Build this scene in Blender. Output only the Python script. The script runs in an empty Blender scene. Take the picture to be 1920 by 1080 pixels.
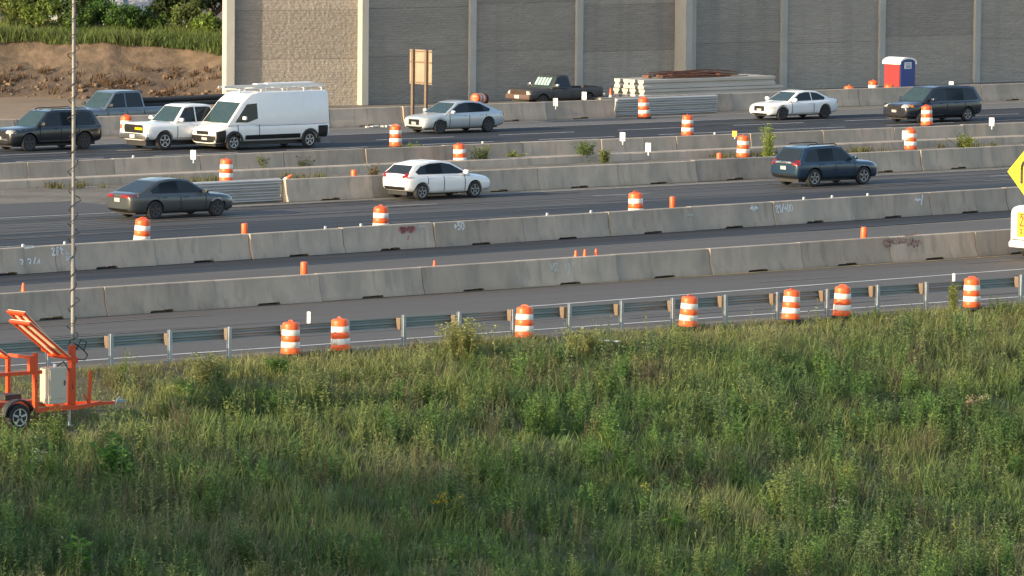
import bpy, bmesh, math, random
import numpy as np
from mathutils import Vector, Matrix
from mathutils.bvhtree import BVHTree
random.seed(7)
rng = np.random.default_rng(7)
S = bpy.context.scene
C = S.collection
R = math.radians

# ------------------------------------------------------------------ camera
FPX, CAM_H = 11328.0, 16.6            # focal length in photo pixels, camera height above the road
PITCH, ROLL, TH = math.atan(960 / FPX), R(0.5), R(40)
fwd = Vector((0, math.cos(PITCH), -math.sin(PITCH)))
up0 = Vector((0, math.sin(PITCH), math.cos(PITCH)))
rt0 = Vector((1, 0, 0))
rt = rt0 * math.cos(ROLL) + up0 * math.sin(ROLL)
up = up0 * math.cos(ROLL) - rt0 * math.sin(ROLL)
cam = bpy.data.cameras.new('camera')
cam.sensor_width = 36
cam.lens = FPX / 1920 * 36
cam.clip_start, cam.clip_end = 1, 4000
camo = bpy.data.objects.new('camera', cam)
camo.matrix_world = Matrix(((rt.x, up.x, -fwd.x, 0), (rt.y, up.y, -fwd.y, 0), (rt.z, up.z, -fwd.z, CAM_H), (0, 0, 0, 1)))
C.objects.link(camo)
S.camera = camo

# ------------------------------------------------------------------ sky, sun, exposure
SUN_EL, SUN_AZ = R(15), R(216)        # azimuth of the sun, counter-clockwise from +X
w = bpy.data.worlds.new('World')
S.world = w
w.use_nodes = True
nt = w.node_tree
sky = nt.nodes.new('ShaderNodeTexSky')
sky.sky_type = 'NISHITA'
sky.sun_disc = False
sky.dust_density = 1.6
sky.ozone_density = 1.0
sky.sun_elevation = SUN_EL
sky.sun_rotation = math.pi / 2 - SUN_AZ
bg = nt.nodes['Background']
bg.inputs[1].default_value = 0.15
nt.links.new(sky.outputs[0], bg.inputs[0])
sl = bpy.data.lights.new('sun', 'SUN')
sl.energy = 3.3
sl.angle = R(0.5)
sl.color = (1.0, 0.80, 0.52)
so = bpy.data.objects.new('sun', sl)
sd = Vector((math.cos(SUN_AZ) * math.cos(SUN_EL), math.sin(SUN_AZ) * math.cos(SUN_EL), math.sin(SUN_EL)))
so.rotation_euler = sd.to_track_quat('Z', 'Y').to_euler()
so.location = sd * 300
C.objects.link(so)
vs = S.view_settings
vs.view_transform = 'Standard'
vs.look = 'None'
vs.gamma = 1
vs.use_curve_mapping = False
vs.exposure = 1.15

# ------------------------------------------------------------------ geometry helpers
cT, sT = math.cos(TH), math.sin(TH)
def RW(u, v, z=0.0):                  # road coordinates (along, away) -> world
    return Vector((u * cT - v * sT, u * sT + v * cT, z))
def UV(p):
    return p[0] * cT + p[1] * sT, -p[0] * sT + p[1] * cT
def ray(x, y):
    return fwd + rt * ((x - 960) / FPX) - up * ((y - 540) / FPX)
def gp(x, y, z=0.0):                  # where the sight line through a photo pixel meets height z
    d = ray(x, y)
    return Vector((0, 0, CAM_H)) + d * ((z - CAM_H) / d.z)
def px(p):                            # photo pixel of a world point
    q = Vector(p) - Vector((0, 0, CAM_H))
    k = FPX / q.dot(fwd)
    return 960 + q.dot(rt) * k, 540 - q.dot(up) * k
def slope_z(v):                       # the bank below the guardrail
    if v >= 135.6: return 0.0
    if v >= 100: return -0.22 * (135.6 - v) + 0.12 * math.exp(-(135.6 - v) / 1.2) - 0.12
    return max(-10.0, -0.22 * 35.6 - 0.12 - 0.05 * (100 - v))
def bankp(x, y):
    z = 0.0
    for _ in range(25):
        P = gp(x, y, z)
        z = 0.5 * z + 0.5 * slope_z(UV(P)[1])
    P = gp(x, y, z)
    return P

class MB:
    def __init__(s):
        s.bm = bmesh.new()
    def box(s, c, d, rot=None, bevel=0.0, seg=2):
        r = bmesh.ops.create_cube(s.bm, size=1)
        vs_ = r['verts']
        for v in vs_:
            v.co = Vector((v.co.x * d[0], v.co.y * d[1], v.co.z * d[2]))
        if bevel:
            es = list({e for v in vs_ for e in v.link_edges})
            rr = bmesh.ops.bevel(s.bm, geom=es, offset=bevel, segments=seg, affect='EDGES', profile=0.5)
            vs_ = list({v for f in rr['faces'] for v in f.verts} | {v for v in vs_ if v.is_valid})
        M_ = Matrix.Translation(Vector(c)) @ (rot.to_4x4() if rot else Matrix.Identity(4))
        for v in vs_:
            v.co = M_ @ v.co
        return s
    def bar(s, a, b, wd, ht=None):
        a, b = Vector(a), Vector(b)
        d = b - a
        q = d.to_track_quat('X', 'Z').to_matrix()
        return s.box((a + b) / 2, (d.length, wd, ht or wd), q)
    def tube(s, pts, r, n=8, caps=True):
        pts = [Vector(p) for p in pts]
        rs = r if isinstance(r, (list, tuple)) else [r] * len(pts)
        rings = []
        a = None
        for i, p in enumerate(pts):
            t = (pts[min(i + 1, len(pts) - 1)] - pts[max(i - 1, 0)]).normalized()
            if a is None:
                a = t.orthogonal().normalized()
            a = (a - t * a.dot(t)).normalized()
            b = t.cross(a)
            rings.append([s.bm.verts.new(p + (a * math.cos(k * 2 * math.pi / n) + b * math.sin(k * 2 * math.pi / n)) * rs[i]) for k in range(n)])
        for A, B in zip(rings, rings[1:]):
            for k in range(n):
                s.bm.faces.new((A[k], A[(k + 1) % n], B[(k + 1) % n], B[k]))
        if caps:
            s.bm.faces.new(rings[0][::-1])
            s.bm.faces.new(rings[-1])
        return s
    def lathe(s, prof, n=20, axis='Z', c=(0, 0, 0), caps=True):
        rings = []
        for (r_, h) in prof:
            ring = []
            for k in range(n):
                a = 2 * math.pi * k / n
                p = Vector((r_ * math.cos(a), r_ * math.sin(a), h))
                if axis == 'Y': p = Vector((p.x, h, p.y))
                if axis == 'X': p = Vector((h, p.x, p.y))
                ring.append(s.bm.verts.new(p + Vector(c)))
            rings.append(ring)
        for A, B in zip(rings, rings[1:]):
            for k in range(n):
                s.bm.faces.new((A[k], A[(k + 1) % n], B[(k + 1) % n], B[k]))
        if caps:
            s.bm.faces.new(rings[0][::-1])
            s.bm.faces.new(rings[-1])
        return s
    def prism(s, poly, vec):
        A = [s.bm.verts.new(Vector(p)) for p in poly]
        B = [s.bm.verts.new(Vector(p) + Vector(vec)) for p in poly]
        n = len(A)
        s.bm.faces.new(A[::-1])
        s.bm.faces.new(B)
        for k in range(n):
            s.bm.faces.new((A[k], A[(k + 1) % n], B[(k + 1) % n], B[k]))
        return s
    def quad(s, *p):
        s.bm.faces.new([s.bm.verts.new(Vector(q)) for q in p])
        return s
    def loft(s, rings, closed=True, caps=True):
        L = [[s.bm.verts.new(Vector(p)) for p in r_] for r_ in rings]
        for A, B in zip(L, L[1:]):
            n = len(A)
            for k in range(n if closed else n - 1):
                s.bm.faces.new((A[k], A[(k + 1) % n], B[(k + 1) % n], B[k]))
        if caps:
            s.bm.faces.new(L[0][::-1])
            s.bm.faces.new(L[-1])
        return s
    def build(s, name, mat, parent=None, loc=None, rot=None, smooth=None):
        bmesh.ops.recalc_face_normals(s.bm, faces=s.bm.faces[:])
        me = bpy.data.meshes.new(name)
        s.bm.to_mesh(me)
        s.bm.free()
        if smooth is not None:
            shade(me, smooth)
        me.materials.append(mat)
        o = bpy.data.objects.new(name, me)
        C.objects.link(o)
        if parent: o.parent = parent
        if loc is not None: o.location = loc
        if rot is not None: o.rotation_euler = rot
        return o
def shade(me, deg):
    bm = bmesh.new()
    bm.from_mesh(me)
    for f in bm.faces: f.smooth = True
    for e in bm.edges:
        e.smooth = not (len(e.link_faces) == 2 and e.calc_face_angle(0) > R(deg))
    bm.to_mesh(me)
    bm.free()
def tag(o, label=None, cat=None, group=None, kind=None):
    if label: o['label'] = label
    if cat: o['category'] = cat
    if group: o['group'] = group
    if kind: o['kind'] = kind
    return o
def thing(name, label, cat, loc=(0, 0, 0), rz=0.0, group=None):
    o = bpy.data.objects.new(name, None)
    o.empty_display_size = 0.2
    C.objects.link(o)
    o.location = loc
    o.rotation_euler = (0, 0, rz)
    return tag(o, label, cat, group)
def dup(root, loc=None, rz=None, label=None, group=None, parent=None):
    r_ = root.copy()
    C.objects.link(r_)
    if parent: r_.parent = parent
    if loc is not None: r_.location = loc
    if rz is not None: r_.rotation_euler = (r_.rotation_euler[0], r_.rotation_euler[1], rz)
    if label: r_['label'] = label
    if group: r_['group'] = group
    for ch in list(root.children):
        dup(ch, parent=r_)
    return r_

# ------------------------------------------------------------------ materials
def mat(name, col, rough=0.7, var=0.15, scale=4.0, metal=0.0, coat=0.0, stretch=(1, 1, 1), bump=0.0, bscale=30.0, stain=None, st_scale=0.6, st_amt=0.5, rand=0.0, spec=0.5, coords='Object', streak=None):
    m = bpy.data.materials.new(name)
    m.use_nodes = True
    n, l = m.node_tree.nodes, m.node_tree.links
    b = n['Principled BSDF']
    b.inputs['Roughness'].default_value = rough
    b.inputs['Metallic'].default_value = metal
    b.inputs['Coat Weight'].default_value = coat
    b.inputs['Coat Roughness'].default_value = 0.08
    b.inputs['Specular IOR Level'].default_value = spec
    tc = n.new('ShaderNodeTexCoord')
    mp = n.new('ShaderNodeMapping')
    mp.inputs['Scale'].default_value = stretch
    if rand:
        oi = n.new('ShaderNodeObjectInfo')
        av = n.new('ShaderNodeVectorMath')
        l.new(tc.outputs[coords], av.inputs[0])
        l.new(oi.outputs['Location'], av.inputs[1])
        l.new(av.outputs[0], mp.inputs[0])
    else:
        l.new(tc.outputs[coords], mp.inputs[0])
    no = n.new('ShaderNodeTexNoise')
    no.inputs['Scale'].default_value = scale
    no.inputs['Detail'].default_value = 6
    no.inputs['Roughness'].default_value = 0.65
    l.new(mp.outputs[0], no.inputs['Vector'])
    rp = n.new('ShaderNodeValToRGB')
    rp.color_ramp.elements[0].position = 0.3
    rp.color_ramp.elements[1].position = 0.7
    rp.color_ramp.elements[0].color = (*[max(0, c * (1 - var)) for c in col], 1)
    rp.color_ramp.elements[1].color = (*[min(1, c * (1 + var)) for c in col], 1)
    l.new(no.outputs[0], rp.inputs[0])
    out = rp.outputs[0]
    if stain:
        n2 = n.new('ShaderNodeTexNoise')
        n2.inputs['Scale'].default_value = st_scale
        n2.inputs['Detail'].default_value = 5
        l.new(mp.outputs[0], n2.inputs['Vector'])
        r2 = n.new('ShaderNodeMapRange')
        r2.inputs[1].default_value, r2.inputs[2].default_value = 0.45, 0.65
        r2.inputs[4].default_value = st_amt
        l.new(n2.outputs[0], r2.inputs[0])
        mx = n.new('ShaderNodeMix')
        mx.data_type = 'RGBA'
        l.new(r2.outputs[0], mx.inputs[0])
        l.new(out, mx.inputs[6])
        mx.inputs[7].default_value = (*stain, 1)
        out = mx.outputs[2]
    if streak:
        m3 = n.new('ShaderNodeMapping')
        m3.inputs['Scale'].default_value = (2.6, 2.6, .22)
        l.new(mp.inputs[0].links[0].from_socket, m3.inputs[0])
        n3 = n.new('ShaderNodeTexNoise')
        n3.inputs['Scale'].default_value = streak[3]
        n3.inputs['Detail'].default_value = 5
        l.new(m3.outputs[0], n3.inputs['Vector'])
        r3 = n.new('ShaderNodeMapRange')
        r3.inputs[1].default_value, r3.inputs[2].default_value = 0.54, 0.68
        r3.inputs[4].default_value = streak[4]
        l.new(n3.outputs[0], r3.inputs[0])
        mx = n.new('ShaderNodeMix')
        mx.data_type = 'RGBA'
        l.new(r3.outputs[0], mx.inputs[0])
        l.new(out, mx.inputs[6])
        mx.inputs[7].default_value = (*streak[:3], 1)
        out = mx.outputs[2]
    if rand:
        mr = n.new('ShaderNodeMapRange')
        mr.inputs[3].default_value, mr.inputs[4].default_value = 1 - rand, 1 + rand
        l.new(oi.outputs['Random'], mr.inputs[0])
        hs = n.new('ShaderNodeHueSaturation')
        l.new(mr.outputs[0], hs.inputs['Value'])
        l.new(out, hs.inputs['Color'])
        out = hs.outputs[0]
    l.new(out, b.inputs['Base Color'])
    if bump:
        nb = n.new('ShaderNodeTexNoise')
        nb.inputs['Scale'].default_value = bscale
        nb.inputs['Detail'].default_value = 5
        l.new(mp.outputs[0], nb.inputs['Vector'])
        bp = n.new('ShaderNodeBump')
        bp.inputs['Strength'].default_value = min(1, bump)
        bp.inputs['Distance'].default_value = 0.05
        l.new(nb.outputs[0], bp.inputs['Height'])
        l.new(bp.outputs[0], b.inputs['Normal'])
    return m
def leafmat(name):
    m = bpy.data.materials.new(name)
    m.use_nodes = True
    n, l = m.node_tree.nodes, m.node_tree.links
    b = n['Principled BSDF']
    b.inputs['Roughness'].default_value = 0.7
    b.inputs['Specular IOR Level'].default_value = 0.25
    at = n.new('ShaderNodeAttribute')
    at.attribute_name = 'col'
    tr = n.new('ShaderNodeBsdfTranslucent')
    mx = n.new('ShaderNodeMixShader')
    mx.inputs[0].default_value = 0.45
    l.new(at.outputs['Color'], b.inputs['Base Color'])
    l.new(at.outputs['Color'], tr.inputs[0])
    l.new(b.outputs[0], mx.inputs[1])
    l.new(tr.outputs[0], mx.inputs[2])
    l.new(mx.outputs[0], n['Material Output'].inputs[0])
    return m
LEAF = leafmat('leaves')
M = {}
M['asphalt_old'] = mat('asphalt_old', (0.086, 0.080, 0.075), 0.85, 0.16, 3, stretch=(0.05, 1.2, 1), stain=(0.105, 0.10, 0.097), st_scale=1.1, st_amt=0.5, bump=0.2, bscale=60)
M['asphalt_new'] = mat('asphalt_new', (0.024, 0.028, 0.035), 0.8, 0.2, 3, stretch=(0.04, 1.5, 1), stain=(0.062, 0.062, 0.066), st_scale=1.2, st_amt=0.6, spec=0.3)
M['asphalt_mid'] = mat('asphalt_mid', (0.060, 0.058, 0.058), 0.85, 0.16, 3, stretch=(0.04, 1.3, 1), stain=(0.038, 0.038, 0.041), st_scale=0.9, st_amt=0.7)
M['shoulder'] = mat('shoulder', (0.13, 0.125, 0.118), 0.85, 0.12, 2, stretch=(0.08, 1, 1), stain=(0.1, 0.1, 0.1), st_amt=0.4)
M['gravel'] = mat('gravel', (0.155, 0.14, 0.115), 0.95, 0.35, 2.5, stain=(0.09, 0.08, 0.06), st_scale=0.35, st_amt=0.7, bump=0.6, bscale=9)
M['tan_dirt'] = mat('tan_dirt', (0.23, 0.165, 0.105), 0.95, 0.2, 1.2, stain=(0.15, 0.11, 0.07), st_scale=0.25, st_amt=0.6, bump=0.4, bscale=6)
M['soil'] = mat('soil', (0.115, 0.098, 0.058), 0.95, 0.35, 2.0, stain=(0.085, 0.095, 0.04), st_scale=0.4, st_amt=0.8, bump=0.6, bscale=9)
M['concrete'] = mat('concrete', (0.435, 0.356, 0.280), 0.85, 0.13, 1.6, stain=(0.27, 0.25, 0.205), st_scale=0.9, st_amt=0.6, rand=0.15, stretch=(1, 1, 0.5), bump=0.2, bscale=14, streak=(.24, .21, .165, 1.3, .5))
M['post_concrete'] = mat('post_concrete', (0.40, 0.385, 0.35), 0.85, 0.10, 1.2, stain=(0.3, 0.29, 0.26), st_amt=0.4, rand=0.05)
M['white_line'] = mat('white_line', (0.62, 0.62, 0.60), 0.7, 0.25, 3, stretch=(0.3, 4, 1), stain=(0.25, 0.25, 0.25), st_scale=2, st_amt=0.45)
M['dash_line'] = mat('dash_line', (0.50, 0.50, 0.48), 0.75, 0.3, 4)
M['yellow_line'] = mat('yellow_line', (0.42, 0.32, 0.13), 0.75, 0.25, 3, stain=(0.16, 0.15, 0.12), st_scale=1.2, st_amt=0.6)
M['galv'] = mat('galvanised_steel', (0.33, 0.37, 0.40), 0.5, 0.15, 5, metal=0.35, rand=0.1)
M['beam'] = mat('guardrail_steel', (0.235, 0.280, 0.280), 0.55, 0.15, 3, metal=0.3, stretch=(0.2, 1, 1))
M['wood'] = mat('timber', (0.19, 0.135, 0.095), 0.85, 0.25, 6, stretch=(1, 1, 0.2))
M['sign_wood'] = mat('sign_timber', (0.155, 0.11, 0.075), 0.8, 0.2, 6, stretch=(1, 1, 0.2))
M['sign_back'] = mat('sign_back_plywood', (0.30, 0.235, 0.175), 0.8, 0.14, 3, stain=(.22, .17, .12), st_scale=1.5)
M['sign_alu'] = mat('sign_aluminium', (0.62, 0.60, 0.56), 0.5, 0.06, 3)
M['orange'] = mat('drum_orange', (0.84, 0.115, 0.022), 0.45, 0.08, 4, rand=0.12, stain=(.50, .10, .04), st_scale=4, st_amt=.55)
M['drumwhite'] = mat('drum_white', (0.80, 0.77, 0.72), 0.45, 0.1, 5, stain=(0.36, 0.32, 0.28), st_scale=5, st_amt=0.6, rand=.06)
M['rubber'] = mat('rubber', (0.022, 0.022, 0.022), 0.8, 0.2, 8)
M['tyre'] = mat('tyre', (0.018, 0.018, 0.02), 0.75, 0.2, 8)
M['rim'] = mat('alloy_rim', (0.34, 0.34, 0.35), 0.35, 0.1, 6, metal=0.7)
M['rim_dark'] = mat('dark_rim', (0.08, 0.08, 0.085), 0.4, 0.1, 6, metal=0.6)
M['rim_steel'] = mat('steel_rim', (0.5, 0.5, 0.5), 0.4, 0.1, 6, metal=0.4)
M['glass'] = mat('car_glass', (0.016, 0.022, 0.026), 0.08, 0.1, 3, spec=0.35)
M['windshield'] = mat('windscreen_glass', (0.028, 0.05, 0.052), 0.06, 0.15, 3, spec=0.55)
M['trim'] = mat('black_plastic', (0.028, 0.028, 0.030), 0.55, 0.15, 5)
M['chrome'] = mat('chrome', (0.6, 0.6, 0.6), 0.22, 0.05, 5, metal=0.9)
M['lamp'] = mat('headlamp_glass', (0.72, 0.72, 0.70), 0.15, 0.06, 8, coat=0.6)
M['tail'] = mat('tail_lamp', (0.36, 0.02, 0.025), 0.2, 0.1, 8, coat=0.6)
M['amber'] = mat('amber_lamp', (0.9, 0.36, 0.03), 0.3, 0.05, 8)
M['plate'] = mat('licence_plate', (0.68, 0.68, 0.66), 0.5, 0.05, 8)
M['white_plastic'] = mat('white_plastic', (0.78, 0.78, 0.76), 0.5, 0.05, 4)
M['spray_white'] = mat('white_spray_paint', (0.85, 0.85, 0.83), 0.8, 0.3, 9)
M['spray_pink'] = mat('pink_spray_paint', (0.47, 0.20, 0.20), 0.8, 0.25, 9)
M['spray_red'] = mat('faded_red_spray_paint', (0.36, 0.24, 0.20), 0.85, 0.2, 9)
M['spray_faint'] = mat('faint_white_spray_paint', (0.56, 0.55, 0.50), 0.85, 0.2, 9)
def paint(name, col, rough=0.3, metal=0.0, dirt=0.1, coat=0.6):
    return mat(name, col, rough, 0.04, 2, metal=metal, coat=coat, stain=tuple(c * 0.75 + 0.03 for c in col), st_scale=1.5, st_amt=dirt)
P_white = paint('white_paint', (0.80, 0.80, 0.79))
P_black = paint('black_paint', (0.014, 0.016, 0.020), 0.25)
P_navy = paint('navy_paint', (0.013, 0.016, 0.026), 0.25)
P_silver = paint('silver_paint', (0.46, 0.50, 0.53), 0.32, 0.35)
P_grey = paint('dark_grey_paint', (0.060, 0.068, 0.074), 0.3, 0.3)
P_blue = paint('dark_blue_paint', (0.013, 0.036, 0.070), 0.28, 0.25)
P_slate = paint('slate_blue_paint', (0.115, 0.145, 0.180), 0.3, 0.3)
P_old = paint('faded_black_paint', (0.040, 0.040, 0.042), 0.6, 0, 0.5, 0.0)
P_rust = paint('brown_primer', (0.09, 0.052, 0.040), 0.7, 0, 0.5, 0.0)

# ------------------------------------------------------------------ ground and roads (one local frame, x along the road)
def strip(name, v0, v1, z, m, u0=-300, u1=700, nv=1, prof=None, kind='structure', w0=None, w1=None):
    """sheet between offsets v0..v1 (at u0) and w0..w1 (at u1)"""
    mb = MB()
    w0 = v0 if w0 is None else w0
    w1 = v1 if w1 is None else w1
    rows = []
    for i in range(nv + 1):
        t = i / nv
        a, b = v0 + (v1 - v0) * t, w0 + (w1 - w0) * t
        rows.append([(u0, a, prof(a) if prof else z), (u1, b, prof(b) if prof else z)])
    mb.loft(rows, closed=False, caps=False)
    o = mb.build(name, m, rot=(0, 0, TH))
    for p in o.data.polygons:
        p.use_smooth = bool(prof)
    if o.data.polygons[0].normal.z < 0: o.data.flip_normals()
    if kind: tag(o, kind=kind)
    return o
strip('valley_ground', -900, 60, 0, M['soil'], -900, 1400, 8, prof=slope_z)
strip('embankment', 60, 136.2, 0, M['soil'], -900, 1400, 60, prof=slope_z)
strip('ground', 136.2, 1500, 0, M['gravel'], -900, 1400)
strip('dirt_lot', 224.2, 300, 0.006, M['tan_dirt'], 60, 184)
strip('gravel_verge', 136.25, 137.4, 0.004, M['gravel'])
strip('ramp_road', 137.3, 149.6, 0.008, M['asphalt_old'])
strip('inner_lane', 150.0, 160.0, 0.012, M['asphalt_old'], 40, 300, w0=148.5, w1=166.5)
strip('inner_lane_paving', 157.0, 161.0, 0.016, M['asphalt_new'], 75, 215, w0=168.0, w1=169.7)
strip('freeway', 164.4, 185.0, 0.008, M['asphalt_mid'], -100, 500)
strip('freeway_paving', 161.2, 177.9, 0.012, M['asphalt_new'], 75, 215, w0=170.0, w1=177.9)
strip('median_ground', 185.3, 199.0, 0.012, M['gravel'])
strip('far_road', 199.4, 219.0, 0.008, M['asphalt_new'])
strip('far_shoulder', 219.0, 222.8, 0.008, M['shoulder'])
def line(name, v, wd, m, u0, u1, z=0.020, v1=None):
    v1 = v if v1 is None else v1
    return strip(name, v - wd / 2, v + wd / 2, z, m, u0, u1, w0=v1 - wd / 2, w1=v1 + wd / 2)
line('edge_line', 138.1, 0.16, M['white_line'], 60, 200)
line('lane_line', 144.35, 0.16, M['white_line'], 121.8, 190, v1=149.0)
line('yellow_edge_line', 147.9, 0.15, M['yellow_line'], 60, 165, v1=150.9)
line('paving_seam', 157.0, 0.2, M['trim'], 75, 215, z=0.022, v1=168.0)
for v, dashed in ((201.6, 0), (206.6, 1), (210.8, 1), (214.6, 1), (218.6, 0)):
    if not dashed:
        line('road_line', v, 0.14, M['dash_line'], 60, 330)
    else:
        mb = MB()
        for k in range(40):
            u = 90 + k * 7.3 + v % 3
            mb.quad((u, v - .08, .02), (u + 4.6, v - .08, .02), (u + 4.6, v + .08, .02), (u, v + .08, .02))
        tag(mb.build('lane_dashes', M['dash_line'], rot=(0, 0, TH)), kind='structure')
for v, st, ln in ((173.0, 9, 2.2), (181.2, 11, 3.0), (184.2, 0, 0)):
    mb = MB()
    if ln:
        for k in range(30):
            u = 100 + k * st + v % 5
            mb.quad((u, v - .05, .022), (u + ln, v - .05, .022), (u + ln, v + .05, .022), (u, v + .05, .022))
    else:
        mb.quad((60, v - .06, .022), (300, v - .06, .022), (300, v + .06, .022), (60, v + .06, .022))
    tag(mb.build('lane_dashes', M['dash_line'], rot=(0, 0, TH)), kind='structure')

def tar_lines(name, n, v0, v1, u0, u1, wd, m, z, slant=.02):
    mb = MB()
    for k in range(n):
        u, v = random.uniform(u0, u1), random.uniform(v0, v1)
        L = random.uniform(3, 16)
        st = 6
        pts = [(u + L * i / st, v + random.uniform(-.06, .06) + slant * L * i / st) for i in range(st + 1)]
        ww = wd * random.uniform(.5, 1.4)
        for (a, b), (c_, d_) in zip(pts, pts[1:]):
            mb.quad((a, b - ww / 2, z), (c_, d_ - ww / 2, z), (c_, d_ + ww / 2, z), (a, b + ww / 2, z))
    return tag(mb.build(name, m, rot=(0, 0, TH)), kind='structure')
M['tar'] = mat('tar_seal', (0.022, 0.022, 0.024), 0.6, 0.2, 5)
M['dust'] = mat('road_dust', (0.17, 0.16, 0.14), 0.95, 0.35, 2.5, stretch=(.2, 1, 1))
M['old_line'] = mat('scraped_line', (0.15, 0.148, 0.142), 0.9, 0.3, 4)
tar_lines('ramp_tar_seals', 9, 139, 148.5, 85, 160, .09, M['tar'], .018)
tar_lines('ramp_scrapes', 14, 139, 149, 85, 160, .10, M['old_line'], .024)
tar_lines('lane_scrapes', 16, 152, 157, 95, 165, .09, M['old_line'], .026)
tar_lines('freeway_scrapes', 60, 167, 184.5, 105, 200, .10, M['old_line'], .030, 0)
tar_lines('freeway_tar_seals', 30, 178, 184.5, 105, 200, .09, M['tar'], .034, 0)
tar_lines('far_road_scrapes', 45, 200, 219, 130, 225, .12, M['old_line'], .026, 0)
line('kerb_dust', 148.8, .7, M['dust'], 60, 165, z=.014, v1=152.0)
line('kerb_dust', 184.6, .6, M['dust'], 137, 260, z=.017, v1=184.9)
line('kerb_dust', 222.2, .9, M['dust'], 120, 260, z=.016)
# ------------------------------------------------------------------ noise wall
def wallmat():
    m = mat('wall_stone', (0.335, 0.296, 0.252), 0.9, 0.14, 3.0, stretch=(0.35, 0.35, 2.2), rand=0.15, stain=(0.27, 0.245, 0.21), st_scale=0.4, st_amt=0.5, streak=(.24, .225, .20, .35, .45))
    n, l = m.node_tree.nodes, m.node_tree.links
    tc = n.new('ShaderNodeTexCoord')
    sx = n.new('ShaderNodeSeparateXYZ')
    cb = n.new('ShaderNodeCombineXYZ')
    l.new(tc.outputs['Object'], sx.inputs[0])
    l.new(sx.outputs[0], cb.inputs[0])
    l.new(sx.outputs[2], cb.inputs[1])
    br = n.new('ShaderNodeTexBrick')
    br.inputs['Scale'].default_value = 1.0
    br.inputs['Brick Width'].default_value = 0.42
    br.inputs['Row Height'].default_value = 0.13
    br.inputs['Mortar Size'].default_value = 0.012
    br.inputs['Mortar Smooth'].default_value = 0.6
    br.inputs['Color1'].default_value = (1, 1, 1, 1)
    br.inputs['Color2'].default_value = (0.75, 0.75, 0.75, 1)
    br.inputs['Mortar'].default_value = (0.45, 0.45, 0.45, 1)
    nz = n.new('ShaderNodeTexNoise')
    nz.inputs['Scale'].default_value = 5
    nz.inputs['Detail'].default_value = 6
    l.new(tc.outputs['Object'], nz.inputs['Vector'])
    wv = n.new('ShaderNodeVectorMath')
    wv.operation = 'MULTIPLY_ADD'
    l.new(nz.outputs['Color'], wv.inputs[0])
    wv.inputs[1].default_value = (0.22, 0.10, 0)
    l.new(cb.outputs[0], wv.inputs[2])
    l.new(wv.outputs[0], br.inputs['Vector'])
    ad = n.new('ShaderNodeMath')
    ad.operation = 'MULTIPLY_ADD'
    l.new(nz.outputs[0], ad.inputs[0])
    ad.inputs[1].default_value = 1.6
    l.new(br.outputs['Color'], ad.inputs[2])
    bp = n.new('ShaderNodeBump')
    bp.inputs['Strength'].default_value = 0.8
    bp.inputs['Distance'].default_value = 0.06
    l.new(ad.outputs[0], bp.inputs['Height'])
    l.new(bp.outputs[0], n['Principled BSDF'].inputs['Normal'])
    return m
M['wall'] = wallmat()
WALL_V, PITCHW = 238.1, 7.20
wall = thing('noise_wall', 'tall grey stone-textured noise wall of panels between pale concrete posts behind the highway', 'wall', RW(189.75, WALL_V), TH)
panel_me = {}
def wall_panel(L, z0, h, loc, rz):
    key = (L, h)
    if key not in panel_me:
        mb = MB()
        mb.box((L / 2, 0.10, h / 2), (L, 0.2, h - 0.012), bevel=0.012, seg=1)
        o = mb.build('panel', M['wall'])
        panel_me[key] = o.data
    else:
        o = bpy.data.objects.new('panel', panel_me[key])
        C.objects.link(o)
    o.parent = wall
    o.location = (loc[0], loc[1], z0)
    o.rotation_euler = (0, 0, rz)
    return o
def wall_post(x, y, rz, wd, dp, h=10.4):
    mb = MB()
    mb.box((0, -dp / 2 + 0.2, h / 2), (wd, dp, h), bevel=0.02, seg=1)
    o = mb.build('wall_post', M['post_concrete'], wall, (x, y, 0), (0, 0, rz))
    return o
HS = [(-0.1, 2.45), (2.35, 2.45), (4.80, 2.45), (7.25, 2.75)]
NB = 12
for k in range(NB):
    j0 = (0.10, .22, .02, .30, .15, .36)[k % 6]
    zs_ = [-0.1, 2.3 + j0, 4.75 + j0, 7.2 + j0, 10.0]
    for z0, z1 in zip(zs_, zs_[1:]):
        wall_panel(PITCHW - 0.002, z0, z1 - z0, (k * PITCHW + 0.001, 0.012 * (k % 2)), 0)
BEND = R(-20)
L1 = 7.05
e1 = Vector((-math.cos(BEND) * L1, -math.sin(BEND) * L1, 0))
for z0, h in HS:
    wall_panel(L1, z0, h, (e1.x, e1.y), BEND)
wall_post(0, 0, BEND / 2, 0.40, 0.62)
wall_post(e1.x, e1.y, BEND, 0.46, 0.66)
for k in range(1, NB + 1):
    if k == 3:
        wall_post(k * PITCHW - .27, 0, 0, 0.50, 1.05)
        wall_post(k * PITCHW + .27, 0, 0, 0.56, 0.70)
    else:
        wall_post(k * PITCHW, 0, 0, 0.44, 0.34)

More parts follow.
